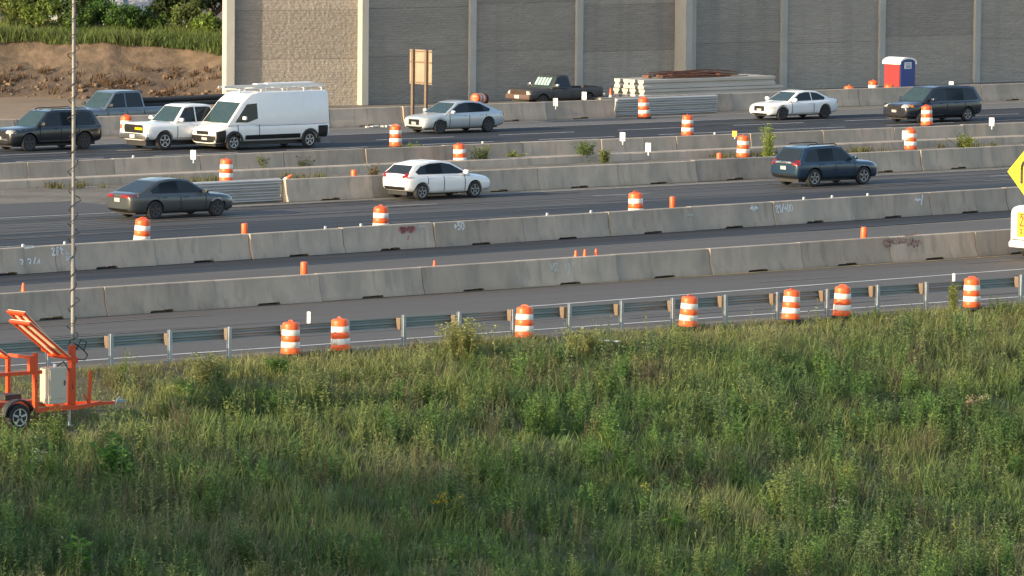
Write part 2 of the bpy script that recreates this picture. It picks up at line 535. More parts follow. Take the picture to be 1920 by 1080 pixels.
# ------------------------------------------------------------------ concrete barriers
BH, BL, PITCHB = 0.87, 4.27, 4.3
def barrier_mesh():
    def ring(x, zb):
        half = [(0.305, zb), (0.305, max(0.08, zb + 0.01)), (0.195, 0.33), (0.125, BH - 0.02), (0.105, BH)]
        return [(x, -a, b) for a, b in half] + [(x, a, b) for a, b in half[::-1]]
    mb = MB()
    L = BL / 2
    mb.loft([ring(-L, 0), ring(-0.52, 0), ring(-0.44, 0.085), ring(0.38, 0.085), ring(0.46, 0), ring(L, 0)])
    o = mb.build('concrete_barrier', M['concrete'], smooth=25)
    me = o.data
    bpy.data.objects.remove(o)
    return me
bar_me = barrier_mesh()
ORD = ['first', 'second', 'third', 'fourth', 'fifth', 'sixth', 'seventh', 'eighth', 'ninth', 'tenth', 'eleventh', 'twelfth', 'thirteenth', 'fourteenth', 'fifteenth', 'sixteenth', 'seventeenth', 'eighteenth', 'nineteenth', 'twentieth']
ROWS = {}
def barrier_row(key, A, B, u0, n, words, group, skip=()):
    """row through A, B (road coords); first joint at u0; n segments"""
    A, B = Vector(A), Vector(B)
    d = (B - A).normalized()
    ang = math.atan2(d.y, d.x)
    out = []
    vis = 0
    for k in range(n):
        uc = u0 + (k + .5) * PITCHB
        v = A.y + (uc - A.x) * d.y / d.x
        if k in skip: continue
        o = bpy.data.objects.new('concrete_barrier', bar_me)
        C.objects.link(o)
        o.location = RW(uc, v + random.uniform(-.05, .05)) + Vector((0, 0, 0.014 - random.uniform(0, .02)))
        o.rotation_euler = (0, 0, TH + ang + random.uniform(-.014, .014))
        xl = px(RW(uc - BL / 2, v, .5))[0]
        xr = px(RW(uc + BL / 2, v, .5))[0]
        if xr > 4 and xl < 1916:
            lab = 'grey concrete barrier, %s from left in %s' % (ORD[vis], words)
            vis += 1
        else:
            lab = 'grey concrete barrier beyond the %s photo edge in %s' % ('left' if xr <= 4 else 'right', words)
        tag(o, lab, 'concrete barrier', group)
        out.append(o)
    ROWS[key] = out
    return out
b1 = barrier_row('b1', (105.1, 149.3), (146.4, 151.0), 109.0 - 5 * PITCHB, 20, 'the nearest row along the ramp', 'concrete barriers along the ramp')
b2 = barrier_row('b2', (114.9, 163.5), (163.7, 166.6), 121.6 - 6 * PITCHB, 22, 'the second row below the freeway cars', 'concrete barriers at the near freeway edge')
b3 = barrier_row('b3', (143.0, 185.5), (190.0, 185.9), 144.0, 17, 'the row right behind the freeway cars', 'concrete barriers behind the near freeway lanes')
b4a = barrier_row('b4a', (140.0, 199.5), (200.0, 198.2), 133.0 - 2 * PITCHB, 24, 'the row before the far road', 'concrete barriers beside the far road')
B5_END = 193.5
b5 = barrier_row('b5', (170.0, 224.0), (195.0, 223.0), B5_END - 11 * PITCHB, 11, 'the farthest row left of the rails', 'concrete barriers in front of the work site')
b5r = barrier_row('b5r', (195.0, 224.6), (230.0, 224.2), B5_END + .4, 13, 'the farthest row right of the rails', 'concrete barriers in front of the work site')

def face_y(t):
    return -(0.195 - 0.07 * (t - 0.33) / 0.52) - 0.007
def ribbon(mb, pts, wd=0.05):
    """hand-sprayed stroke on the camera-side face of a barrier: pts are (x, z)"""
    for (x0, z0), (x1, z1) in zip(pts, pts[1:]):
        d = Vector((x1 - x0, z1 - z0))
        if d.length < 1e-5: continue
        d.normalize()
        nx, nz = -d.y * wd / 2, d.x * wd / 2
        ex, ez = d.x * wd * .35, d.y * wd * .35
        q = [(x0 - ex + nx, z0 - ez + nz), (x0 - ex - nx, z0 - ez - nz), (x1 + ex - nx, z1 + ez - nz), (x1 + ex + nx, z1 + ez + nz)]
        mb.quad(*[(a, face_y(b), b) for a, b in q])
GL = {'0': [[(.2, 0), (.05, .2), (.05, .8), (.25, 1), (.5, .8), (.5, .2), (.2, 0)]],
      '2': [[(.05, .8), (.25, 1), (.5, .8), (.05, 0), (.55, 0)]],
      '3': [[(.05, .95), (.3, 1), (.45, .78), (.2, .55), (.5, .3), (.3, 0), (.05, .08)]],
      '4': [[(.4, 0), (.4, .9), (.05, .35), (.55, .35)]],
      '5': [[(.5, 1), (.1, 1), (.08, .6), (.4, .6), (.5, .3), (.3, 0), (.05, .05)]],
      '9': [[(.45, .6), (.15, .55), (.08, .85), (.3, 1), (.48, .85), (.42, 0)]],
      '+': [[(.3, .2), (.3, .75)], [(.05, .48), (.55, .48)]],
      '/': [[(.02, -.1), (.45, 1.1)]],
      '1': [[(.1, .8), (.3, 1), (.3, 0)]],
      'V': [[(.02, 1), (.26, 0), (.5, 1)]],
      'R': [[(.05, 0), (.05, 1), (.4, .95), (.42, .6), (.08, .5), (.5, 0)]],
      'f': [[(.5, .95), (.3, 1), (.22, .8), (.22, 0)], [(.05, .55), (.45, .55)]],
      't': [[(.25, 1), (.25, .1), (.45, 0)], [(.05, .7), (.48, .7)]],
      '~': [[(0, .5), (.2, .75), (.3, .3), (.5, .7), (.62, .35), (.8, .7), (1.0, .5)]],
      '-': [[(0, .5), (1, .55)]], "'": [[(.2, 1), (.25, .7)]]}
def write(seg, text, x, z, h, m=None, wd=0.048, sp=.72, name='sprayed_marking'):
    mb = MB()
    for ch in text:
        if ch != ' ':
            for st in GL[ch]:
                ribbon(mb, [(x + a * h + random.uniform(-.01, .01), z + b * h) for a, b in st], wd)
        x += (1.05 if ch in '~-' else sp) * h
    return mb.build(name, m or M['spray_white'], seg)
def seg_at(row, x):
    best = min(row, key=lambda o: abs(px(o.location + Vector((0, 0, .45)))[0] - x))
    dx = (x - px(best.location + Vector((0, 0, .45)))[0])
    return best, dx / (px(best.matrix_basis @ Vector((1, 0, .45)))[0] - px(best.matrix_basis @ Vector((0, 0, .45)))[0])
def mark(row, x, text, z, h, m=None, wd=0.048, label=None, sp=.72):
    s_, dx = seg_at(row, x)
    write(s_, text, dx, z, h, m, wd, sp)
    if label: s_['label'] = label
mark(b2, 30, '3', .16, .32)
mark(b2, 45, '3/4', .16, .32, sp=.58, wd=.045)
mark(b2, 42, '-', .66, .36, wd=.05, label='concrete barrier sprayed with a white 3 3/4 at the left edge of the photo')
mark(b2, 92, '2ft', .56, .24)
mark(b2, 118, '~', .42, .3, M['spray_faint'])
mark(b2, 120, '-', .28, .26, M['spray_faint'], wd=.16)
s_, dx = seg_at(b2, 760)
write(s_, '~~', dx - .42, .48, .36, M['spray_pink'], .12)
write(s_, '-', dx - .36, .38, .6, M['spray_pink'], .13)
write(s_, '/', dx - .12, .20, .22, M['spray_pink'], .07)
write(s_, '~', dx + .5, .6, .3, M['spray_faint'], .04)
s_['label'] = 'concrete barrier block with a pink spray-paint scrawl in the near freeway row'
mark(b2, 846, '+50', .58, .25, label='concrete barrier block sprayed with a white +50 in the near freeway row')
mark(b2, 1402, '~', .5, .34, wd=.07)
mark(b2, 1449, '29/+00', .48, .26, sp=.6, label='concrete barrier block sprayed with white figures 29/+00 in the near freeway row')
mark(b2, 1710, '~/', .46, .3, label='concrete barrier with a small white scribble, right of the block sprayed 29/+00')
mark(b2, 1284, '~', .46, .24, M['spray_faint'])
mark(b1, 1026, "VR 11'", .46, .26, M['spray_faint'], label='concrete barrier block faintly sprayed VR 11 in the row beside the ramp')
mark(b1, 1055, '/', .2, .22, M['spray_faint'], wd=.09)
s_, dx = seg_at(b1, 1700)
write(s_, '~-~', dx - 1.3, .40, .5, M['spray_red'], .075)
write(s_, '~~', dx - 1.1, .52, .42, M['spray_red'], .06)
write(s_, '~', dx + .05, .34, .5, M['spray_red'], .08)
write(s_, '-', dx - .2, .60, .6, M['spray_red'], .07)
s_['label'] = 'concrete barrier block with faded red scrawl in the row beside the ramp'
# small white reflectors fixed on the barrier tops
refl = None
def reflector(seg, x):
    global refl
    if refl is None:
        mb = MB()
        mb.box((0, 0, .05), (.10, .05, .10), bevel=.015, seg=1)
        refl = mb.build('reflector', M['white_plastic'], seg, (x, 0, BH))
    else:
        o = refl.copy()
        C.objects.link(o)
        o.parent = seg
        o.location = (x, 0, BH)
for x in (43, 122, 610, 677, 1026, 1108, 1507, 1560, 1627):
    s_, dx = seg_at(b2, x)
    reflector(s_, max(-2, min(2, dx)))
for x in (1700, ):
    s_, dx = seg_at(b1, x)
for x in (250, 905, 1340):
    s_, dx = seg_at(b4a, x)
    reflector(s_, max(-2, min(2, dx)))

mb = MB()
mb.prism([(100, 197.2, .01), (100, 197.25, .30), (100, 197.3, .34), (100, 197.75, .34), (100, 197.8, .01)], (230, 0, 0))
tag(mb.build('kerb', M['concrete'], rot=(0, 0, TH)), 'low continuous concrete kerb with a pale top edge among the median weeds', 'kerb')
tag(strip('freeway_widening', 185.0, 190.2, .014, M['asphalt_mid'], 60, 137.2), kind='structure')
# ------------------------------------------------------------------ guardrail
GV, GP0, GPP = 136.55, 102.0, 2.11
rail = thing('guardrail', 'galvanised steel guardrail on closely spaced posts along the ramp above the weedy bank', 'guardrail', RW(GP0, GV), TH)
mb = MB()
mb.box((0, -.05, .42), (.10, .008, .92))
mb.box((0, .05, .42), (.10, .008, .92))
mb.box((0, 0, .42), (.012, .092, .92))
post = mb.build('post', M['galv'], rail)
mb = MB()
mb.box((0, .155, .64), (.15, .19, .34), bevel=.01, seg=1)
block = mb.build('block', M['wood'], rail)
wp = [(0, .0), (.0, .03), (.07, .055), (.07, .105), (.0, .135), (.0, .175), (.07, .205), (.07, .255), (.0, .28), (0, .31)]
def beam_part(L, x):
    mb = MB()
    ringA = [(0, .27 + a, .50 + b) for a, b in wp] + [(0, .275 + a, .50 + b) for a, b in wp[::-1]]
    mb.loft([ringA, [(L, y, z) for _, y, z in ringA]])
    return mb.build('beam', M['beam'], rail, (x, 0, 0), smooth=30)
for k in range(-7, 25):
    if k == -7:
        post.location = (k * GPP, 0, 0)
        block.location = (k * GPP, 0, 0)
    else:
        for src in (post, block):
            o = src.copy()
            C.objects.link(o)
            o.parent = rail
            o.location = (k * GPP + random.uniform(-.05, .05), 0, random.uniform(-.04, .03))
            o.rotation_euler = (random.uniform(-.02, .02), random.uniform(-.02, .02), 0)
b0 = beam_part(3.80 * 1.11, -7 * GPP - .1)
for k in range(1, 16):
    o = b0.copy()
    C.objects.link(o)
    o.parent = rail
    o.location = (-7 * GPP - .1 + k * 2 * GPP, 0, 0)

# ------------------------------------------------------------------ drums, tubes, cones, delineators
def make_drum():
    t = thing('traffic_drum', 'x', 'traffic drum')
    def band(z0, z1, r0, r1, m, name):
        mb = MB()
        mb.lathe([(r0 * .97, z0), (r0, z0 + .012), (r1, z1 - .012), (r1 * .97, z1)], 22)
        return mb.build(name, m, t, smooth=40)
    mb = MB()
    mb.lathe([(.34, 0), (.345, .03), (.325, .075), (.29, .08)], 22)
    mb.build('base_ring', M['rubber'], t, smooth=35)
    band(.06, .25, .285, .275, M['orange'], 'orange_band')
    band(.25, .42, .282, .272, M['drumwhite'], 'white_band')
    band(.42, .60, .268, .258, M['orange'], 'orange_band')
    band(.60, .77, .265, .255, M['drumwhite'], 'white_band')
    mb = MB()
    mb.lathe([(.25, .77), (.248, .90), (.235, .945), (.20, .97), (.10, .98)], 22)
    mb.build('drum_top', M['orange'], t, smooth=40)
    mb = MB()
    mb.tube([(-.11, 0, .97), (-.10, 0, 1.005), (-.05, 0, 1.02), (.05, 0, 1.02), (.10, 0, 1.005), (.11, 0, .97)], .022, 8)
    mb.build('handle', M['orange'], t, smooth=60)
    return t
drum0 = make_drum()
used = [False]
def drum(loc, label, group='orange and white traffic drums', sc=1.0, tilt=None):
    if not used[0]:
        o = drum0
        used[0] = True
        o.location = loc
        tag(o, label, None, group)
    else:
        o = dup(drum0, loc, None, label, group)
    o.rotation_euler = tilt or (random.uniform(-.05, .05), random.uniform(-.05, .05), random.uniform(0, 6))
    o.scale = (sc, sc, sc)
    return o
for x, y, lab in ((545, 656, 'traffic drum left of the white stub post, standing by the guardrail in the weeds'),
                  (640, 648, 'traffic drum just right of the white stub post by the guardrail'),
                  (983, 627, 'lone traffic drum at the guardrail right of the big pale weed clump'),
                  (1290, 605, 'traffic drum at the guardrail, first one right of the litter on the bank'),
                  (1482, 600, 'slightly leaning traffic drum at the guardrail, left one of the close right-hand pair'),
                  (1579, 587, 'traffic drum with scuffed lower band at the guardrail, right of the leaning one'),
                  (1822, 577, 'rightmost traffic drum at the guardrail, beside the thin white marker')):
    P = gp(x, y)
    u, v = UV(P)
    v = min(v, 135.9) if v < 136.6 else 135.95
    z = slope_z(v)
    P = gp(x, y, z)
    # keep the drum on the near side of the posts at the photo's column
    t_ = RW(UV(P)[0], v, z)
    t_ = t_ + RW(1, 0) * ((x - px(t_)[0]) / (px(t_ + RW(1, 0))[0] - px(t_)[0]))
    d_ = drum(t_, lab, tilt=(0, R(5), 1) if x == 1482 else None)
def at_top(x, y, h): return Vector((*gp(x, y, h)[:2], 0.012))
for x, y, lab in ((265, 410, 'traffic drum half hidden behind the barrier row, in front of the dark grey sedan'),
                  (714, 387, 'traffic drum half hidden behind the near freeway barriers, below the white hatchback'),
                  (1193, 361, 'traffic drum half hidden behind the near freeway barriers, beside a short orange tube')):
    drum(at_top(x, y, 1.05), lab, sc=1.06)
for x, y, lab in ((424, 344, 'traffic drum in the median above the dark grey sedan'),
                  (863, 314, 'traffic drum in the median right behind the white hatchback'),
                  (1393, 297, 'traffic drum in the median left of the blue car, beside a leafy sapling'),
                  (1707, 283, 'traffic drum in the median right of the blue car'),
                  (237, 258, 'traffic drum beside the nose of the white pickup'),
                  (742, 277, 'traffic drum on the far road in front of the silver sedan nose'),
                  (1289, 256, 'traffic drum on the far road right of the stacked steel rails'),
                  (1738, 237, 'traffic drum standing in front of the dark minivan'),
                  (1208, 222, 'faded traffic drum in front of the stacked steel rails')):
    drum(gp(x, y, .012), lab, sc=1.02)
for x, y, lab in ((1592, 159, 'traffic drum over the farthest barriers, left of the other two by the portable toilet'),
                  (1638, 149, 'brightly lit traffic drum left of the portable toilet'),
                  (1668, 156, 'low traffic drum top right against the red wall of the portable toilet')):
    drum(at_top(x, y, 1.05), lab)
drum(gp(905, 186, .3), 'traffic drum lying on its side behind the roof of the silver sedan', tilt=(R(84), 0, R(-25)), sc=1.0)

def make_tube():
    t = thing('tubular_marker', 'x', 'tubular marker')
    mb = MB()
    mb.lathe([(.20, 0), (.20, .03), (.09, .05)], 16)
    mb.build('base', M['rubber'], t, smooth=35)
    mb = MB()
    mb.lathe([(.10, .04), (.105, .25), (.105, .30), (.10, .32)], 14)
    mb.build('white_band', M['drumwhite'], t, smooth=40)
    mb = MB()
    mb.lathe([(.10, .32), (.115, .36), (.115, .86), (.10, .90), (.05, .91)], 14)
    mb.build('tube', M['orange'], t, smooth=40)
    return t
tube0 = make_tube()
u1 = [0]
def tube(loc, lab, sc=1.0):
    o = tube0 if not u1[0] else dup(tube0)
    u1[0] = 1
    o.location = loc
    o.rotation_euler = (random.uniform(-.03, .03), random.uniform(-.03, .03), 0)
    o.scale = (sc,) * 3
    tag(o, lab, None, 'short orange tubes behind the barriers')
for x, y, lab in ((459, 419, 'short orange tube right of the half hidden drum in front of the dark sedan'),
                  (570, 491, 'short orange tube behind the ramp barriers, above the white stub post'),
                  (1262, 369, 'short orange tube behind the near freeway barriers, right of a half hidden drum'),
                  (1619, 426, 'short orange tube behind the ramp barriers, left of the faded red scrawl'),
                  (663, 319, 'short orange tube behind the median barriers, left of the white hatchback'),
                  (1348, 287, 'short orange tube in the median, left of the drum by the sapling')):
    tube(at_top(x, y, .91), lab)
def make_cone():
    t = thing('traffic_cone', 'x', 'traffic cone')
    mb = MB()
    mb.box((0, 0, .02), (.36, .36, .04), bevel=.012, seg=1)
    mb.build('base', M['rubber'], t)
    mb = MB()
    mb.lathe([(.13, .04), (.085, .36)], 14)
    mb.build('lower_sleeve', M['drumwhite'], t, smooth=40)
    mb = MB()
    mb.lathe([(.088, .36), (.04, .69), (.02, .70)], 14)
    mb.build('cone', M['orange'], t, smooth=40)
    return t
cone0 = make_cone()
u2 = [0]
def cone(loc, lab, tilt=None):
    o = cone0 if not u2[0] else dup(cone0)
    u2[0] = 1
    o.location = loc
    o.rotation_euler = tilt or (0, 0, random.uniform(0, 1))
    tag(o, lab, None, 'small traffic cones')
    return o
for x, y, lab in ((44, 531, 'small cone behind the ramp barriers at the far left, above the solar trailer'),
                  (815, 489, 'lone small red cone behind the ramp barriers near the middle'),
                  (1080, 470, 'left one of three small cones behind the ramp barriers'),
                  (1097, 468, 'middle one of three small cones behind the ramp barriers'),
                  (1118, 467, 'right one of three small cones behind the ramp barriers')):
    cone(at_top(x, y, .70), lab)
cone(gp(500, 312, .02), 'tipped small cone in the median weeds, right of the drum above the dark sedan', (R(50), 0, R(30)))
cone(gp(531, 340, .02), 'small fallen cone at the end of the rail stack behind the dark sedan', (R(58), 0, R(50))).scale = (.8, .8, .8)
cone(gp(1145, 191, .02), 'small cone at the white beam ends left of the stacked steel rails')

def delineator(x, y, z0, h, wd, lab, m=None, name='delineator'):
    P = gp(x, y, z0)
    mb = MB()
    t = thing(name, lab, 'marker', P, R(-30), 'white reflector markers')
    mb.box((0, 0, -h * .35), (.05, .05, h * .9))
    mb.build('bracket', M['galv'], t)
    mb = MB()
    mb.box((0, -.03, h * .1), (wd, .025, h), bevel=.01, seg=1)
    mb.build('plate', m or M['white_plastic'], t)
    return t
for x, y, lab in ((363, 289, 'white marker on the far road barriers below the nose of the white van'),
                  (1168, 255, 'white marker on the far road barriers, left of the drum right of the stacked rails'),
                  (1216, 275, 'white marker in the median, just below and right of another on the barriers'),
                  (1860, 227, 'white marker on the far road barriers at the right, past the dark minivan'),
                  (1042, 190, 'white marker on the farthest barriers below the old dark pickup'),
                  (1096, 178, 'tilted white marker behind the farthest barriers, at the tail of the old pickup'),
                  (1784, 158, 'white marker showing above the roof of the dark minivan'),
                  (1697, 252, 'white marker close behind the drum right of the blue car')):
    delineator(x, y + 3, .95, .38, .26, lab)
delineator(1378, 252, .9, .26, .24, 'small yellow marker on the far road barriers above the drum by the sapling', M['amber'])
delineator(580, 602, .75, .46, .12, 'slim white stub post between the two left drums at the guardrail', name='marker_post')
delineator(1789, 527, .75, .40, .10, 'slim white marker at the guardrail just left of the rightmost drum', name='marker_post')

# ------------------------------------------------------------------ vehicles
def apply(o):
    dg = bpy.context.evaluated_depsgraph_get()
    dg.update()
    me = bpy.data.meshes.new_from_object(o.evaluated_get(dg))
    o.modifiers.clear()
    old = o.data
    o.data = me
    bpy.data.meshes.remove(old)
def clipx(poly, x0, x1):
    def half(p, x, s):
        out = []
        for i, a in enumerate(p):
            b = p[(i + 1) % len(p)]
            ia, ib = (a[0] - x) * s >= 0, (b[0] - x) * s >= 0
            if ia: out.append(a)
            if ia != ib:
                t = (x - a[0]) / (b[0] - a[0])
                out.append((x, a[1] + t * (b[1] - a[1])))
        return out
    return half(half(poly, x0, 1), x1, -1)
def make_wheel(parent, x, y, r, wd, rim, sgn):
    mb = MB()
    h = wd / 2
    mb.lathe([(r * .62, -h * .9), (r * .88, -h), (r * .97, -h * .8), (r, -h * .4), (r, h * .4), (r * .97, h * .8), (r * .88, h), (r * .62, h * .9)], 26, 'Y')
    w_ = mb.build('wheel', M['tyre'], parent, (x, y, r), smooth=35)
    mb = MB()
    o_ = sgn * h
    mb.lathe([(r * .05, o_ * .75), (r * .16, o_ * .85), (r * .18, o_ * .8), (r * .52, o_ * .72), (r * .60, o_ * .95), (r * .655, o_ * .97), (r * .655, o_ * .5)], 26, 'Y')
    for k in range(5):
        a = 2 * math.pi * k / 5 + .3
        q = Matrix.Rotation(-a, 3, 'Y')
        mb.box(q @ Vector((r * .37, o_ * .86, 0)), (r * .50, wd * .10, r * .15), q)
    mb.build('rim', rim, w_, smooth=35)
    return w_
def car(name, label, cat, loc, heading, sp, paintm, rim=None, group=None):
    t = thing(name, label, cat, loc, heading, group)
    W, wb, fo, ro, r = sp['W'], sp['wb'], sp['fo'], sp['ro'], sp['r']
    hw = W / 2
    xf, xr = wb / 2 + fo, -wb / 2 - ro
    # --- body shell
    rings = []
    for (x, wf, zb, zs, zt) in sp['st'](xf, xr, wb):
        w_ = hw * wf
        half = [(0, zb), (w_ * .80, zb), (w_ * .965, zb + .07), (w_, zb + .42 * (zs - zb)), (w_ * .995, zs - .13), (w_ * .95, zs), (w_ * .66, zt), (0, zt + .015)]
        rings.append([(x, a, b) for a, b in half] + [(x, -a, b) for a, b in half[-2:0:-1]])
    mb = MB()
    mb.loft(rings, True, False)
    for ring_, fl in ((rings[0], 1), (rings[-1], 0)):
        n = len(ring_)
        vsx = mb.bm.verts
        mb.bm.verts.ensure_lookup_table()
        idx = 0 if fl else len(mb.bm.verts) - n
        vr = [mb.bm.verts[idx + k] for k in range(n)]
        # cap as quads between the two sides
        for k in range(n // 2 - 1):
            a, b, c_, d_ = vr[k], vr[k + 1], vr[(n - k - 1) % n], vr[(n - k) % n]
            fv = []
            for q in (a, b, c_, d_):
                if q not in fv: fv.append(q)
            mb.bm.faces.new(fv)
        k = n // 2
        # closing triangle/quads at the top
        fv = []
        for q in (vr[k - 1], vr[k], vr[k + 1]):
            if q not in fv: fv.append(q)
        mb.bm.faces.new(fv)
    body = mb.build('body', paintm, t)
    sub = body.modifiers.new('s', 'SUBSURF')
    sub.levels = sub.render_levels = 2
    cut = MB()
    for sx in (wb / 2, -wb / 2):
        for sy in (1, -1):
            y0, y1 = sorted((sy * (hw - .36), sy * (hw + .2)))
            cut.lathe([(r * 1.16, y0), (r * 1.16, y1)], 28, 'Y', (sx, 0, r * 1.02))
    if 'bed' in sp:
        x0, x1, wd_, zf, zt_ = sp['bed']
        cut.box(((x0 + x1) / 2, 0, (zf + zt_ + .3) / 2), (x1 - x0, wd_, zt_ + .3 - zf))
    co = cut.build('cutter', paintm, t)
    bo = body.modifiers.new('b', 'BOOLEAN')
    bo.object = co
    bo.solver = 'EXACT'
    apply(body)
    bpy.data.objects.remove(co)
    # --- greenhouse joined into the body mesh
    g = sp['gh']
    zb, zt = g['zb'], g['zt']
    wb_, wt = g['wb'], g['wt']
    def gy(z): return wb_ + (wt - wb_) * (z - zb) / (zt - zb)
    bm = bmesh.new()
    prof = g['prof']
    A = [bm.verts.new((x, gy(z), z)) for x, z in prof]
    B = [bm.verts.new((x, -gy(z), z)) for x, z in prof]
    n = len(A)
    fl = [bm.faces.new(A[::-1]), bm.faces.new(B)]
    for k in range(n):
        bm.faces.new((A[k], A[(k + 1) % n], B[(k + 1) % n], B[k]))
    bmesh.ops.recalc_face_normals(bm, faces=bm.faces[:])
    bmesh.ops.bevel(bm, geom=bm.edges[:], offset=g.get('bev', .06), segments=3, affect='EDGES', profile=.55, clamp_overlap=True)
    tmp = bpy.data.meshes.new('tmp')
    bm.to_mesh(tmp)
    bm.free()
    bm = bmesh.new()
    bm.from_mesh(body.data)
    bm.from_mesh(tmp)
    bmesh.ops.recalc_face_normals(bm, faces=bm.faces[:])
    bm.to_mesh(body.data)
    bvh = BVHTree.FromBMesh(bm)
    bm.free()
    bpy.data.meshes.remove(tmp)
    shade(body.data, 32)
    if not body.data.materials: body.data.materials.append(paintm)
    # --- glass
    for nm, poly, pill in g['win']:
        xs = [p[0] for p in poly]
        cuts = [min(xs) - 1] + list(pill) + [max(xs) + 1]
        for a, b in zip(cuts, cuts[1:]):
            q = clipx(poly, a + .035, b - .035)
            if len(q) < 3: continue
            for sy in (1, -1):
                mb = MB()
                mb.prism([(x, sy * (gy(z) + .008), z) for x, z in q], (0, -sy * .02, 0))
                mb.build('window', M['glass'], t)
    def slant(nm, a, b, t0, t1, m, inset=.09):
        (x0, z0), (x1, z1) = a, b
        P0 = (x0 + (x1 - x0) * t0, z0 + (z1 - z0) * t0)
        P1 = (x0 + (x1 - x0) * t1, z0 + (z1 - z0) * t1)
        nrm = Vector((z1 - z0, 0, -(x1 - x0))).normalized()
        if nrm.z < 0: nrm = -nrm
        if abs(x1 - x0) < .25:
            nrm = Vector((1 if x0 > 0 else -1, 0, .1)).normalized()
        pts = [(P0[0], gy(P0[1]) - inset, P0[1]), (P0[0], -gy(P0[1]) + inset, P0[1]), (P1[0], -gy(P1[1]) + inset, P1[1]), (P1[0], gy(P1[1]) - inset, P1[1])]
        mb = MB()
        mb.prism([Vector(p) + nrm * .009 for p in pts], -nrm * .022)
        return mb.build(nm, m, t)
    slant('windshield', *g['ws'], M['windshield'])
    if 'rw' in g:
        slant('rear_window', *g['rw'], M['glass'])
    # --- things that hug the shell
    def patch(nm, corners, d, m, off=.008, nx=8, ny=5, parent=None):
        d = Vector(d).normalized()
        c_ = [Vector(p) for p in corners]
        mb = MB()
        grid = {}
        for i in range(nx + 1):
            for j in range(ny + 1):
                s, q = i / nx, j / ny
                p = (c_[0] * (1 - s) + c_[1] * s) * (1 - q) + (c_[3] * (1 - s) + c_[2] * s) * q
                hit = bvh.ray_cast(p - d * 3, d, 6)
                if hit[0] is not None:
                    grid[i, j] = mb.bm.verts.new(hit[0] - d * off)
        for i in range(nx):
            for j in range(ny):
                q = [grid.get(k) for k in ((i, j), (i + 1, j), (i + 1, j + 1), (i, j + 1))]
                if all(q): mb.bm.faces.new(q)
        if not mb.bm.faces:
            mb.bm.free()
            return None
        ff = mb.bm.faces[:]
        bmesh.ops.solidify(mb.bm, geom=ff, thickness=.004)
        return mb.build(nm, m, parent or t, smooth=50)
    F, Bk = (-1, 0, 0), (1, 0, 0)
    sp['detail'](t, patch, xf, xr, hw, F, Bk)
    # --- wheels
    for sx in (wb / 2, -wb / 2):
        for sy in (1, -1):
            make_wheel(t, sx, sy * (hw - .135), r, .23, rim or M['rim'], sy)
    # --- mirrors and handles
    mx, mz = sp['mirror']
    for sy in (1, -1):
        mb = MB()
        mb.box((mx, sy * (hw + .10), mz), (.13, .24, .16), bevel=.045, seg=2)
        mb.bar((mx, sy * (hw - .14), mz - .05), (mx, sy * (hw + .02), mz - .03), .05)
        mb.build('mirror', sp.get('mirror_mat', paintm), t, smooth=40)
    for hx in sp.get('handles', ()):
        for sy in (1, -1):
            patch('door_handle', [(hx - .09, sy * hw, sp['hz']), (hx + .09, sy * hw, sp['hz']), (hx + .09, sy * hw, sp['hz'] + .035), (hx - .09, sy * hw, sp['hz'] + .035)], (0, -sy, 0), sp.get('handle_mat', paintm), .03, 2, 1)
    for sx_ in sp.get('seams', ()):
        for sy in (1, -1):
            patch('door_seam', [(sx_ - .017, sy * hw, sp['seam'][0]), (sx_ + .017, sy * hw, sp['seam'][0]), (sx_ + .017, sy * hw, sp['seam'][1]), (sx_ - .017, sy * hw, sp['seam'][1])], (0, -sy, 0), M['trim'], .004, 1, 8)
    if sp is not VAN if 'VAN' in globals() else True:
        for sy in (1, -1):
            patch('sill', [(-wb / 2 + r + .12, sy * hw, sp['seam'][0] - .07), (wb / 2 - r - .12, sy * hw, sp['seam'][0] - .07), (wb / 2 - r - .12, sy * hw, sp['seam'][0] + .02), (-wb / 2 + r + .12, sy * hw, sp['seam'][0] + .02)], (0, -sy, 0), M['trim'], .006, 10, 1)
    # dark underbody
    mb = MB()
    mb.box((0, 0, .30), (xf - xr - .5, W - .62, .22))
    mb.build('underbody', M['trim'], t)
    return t

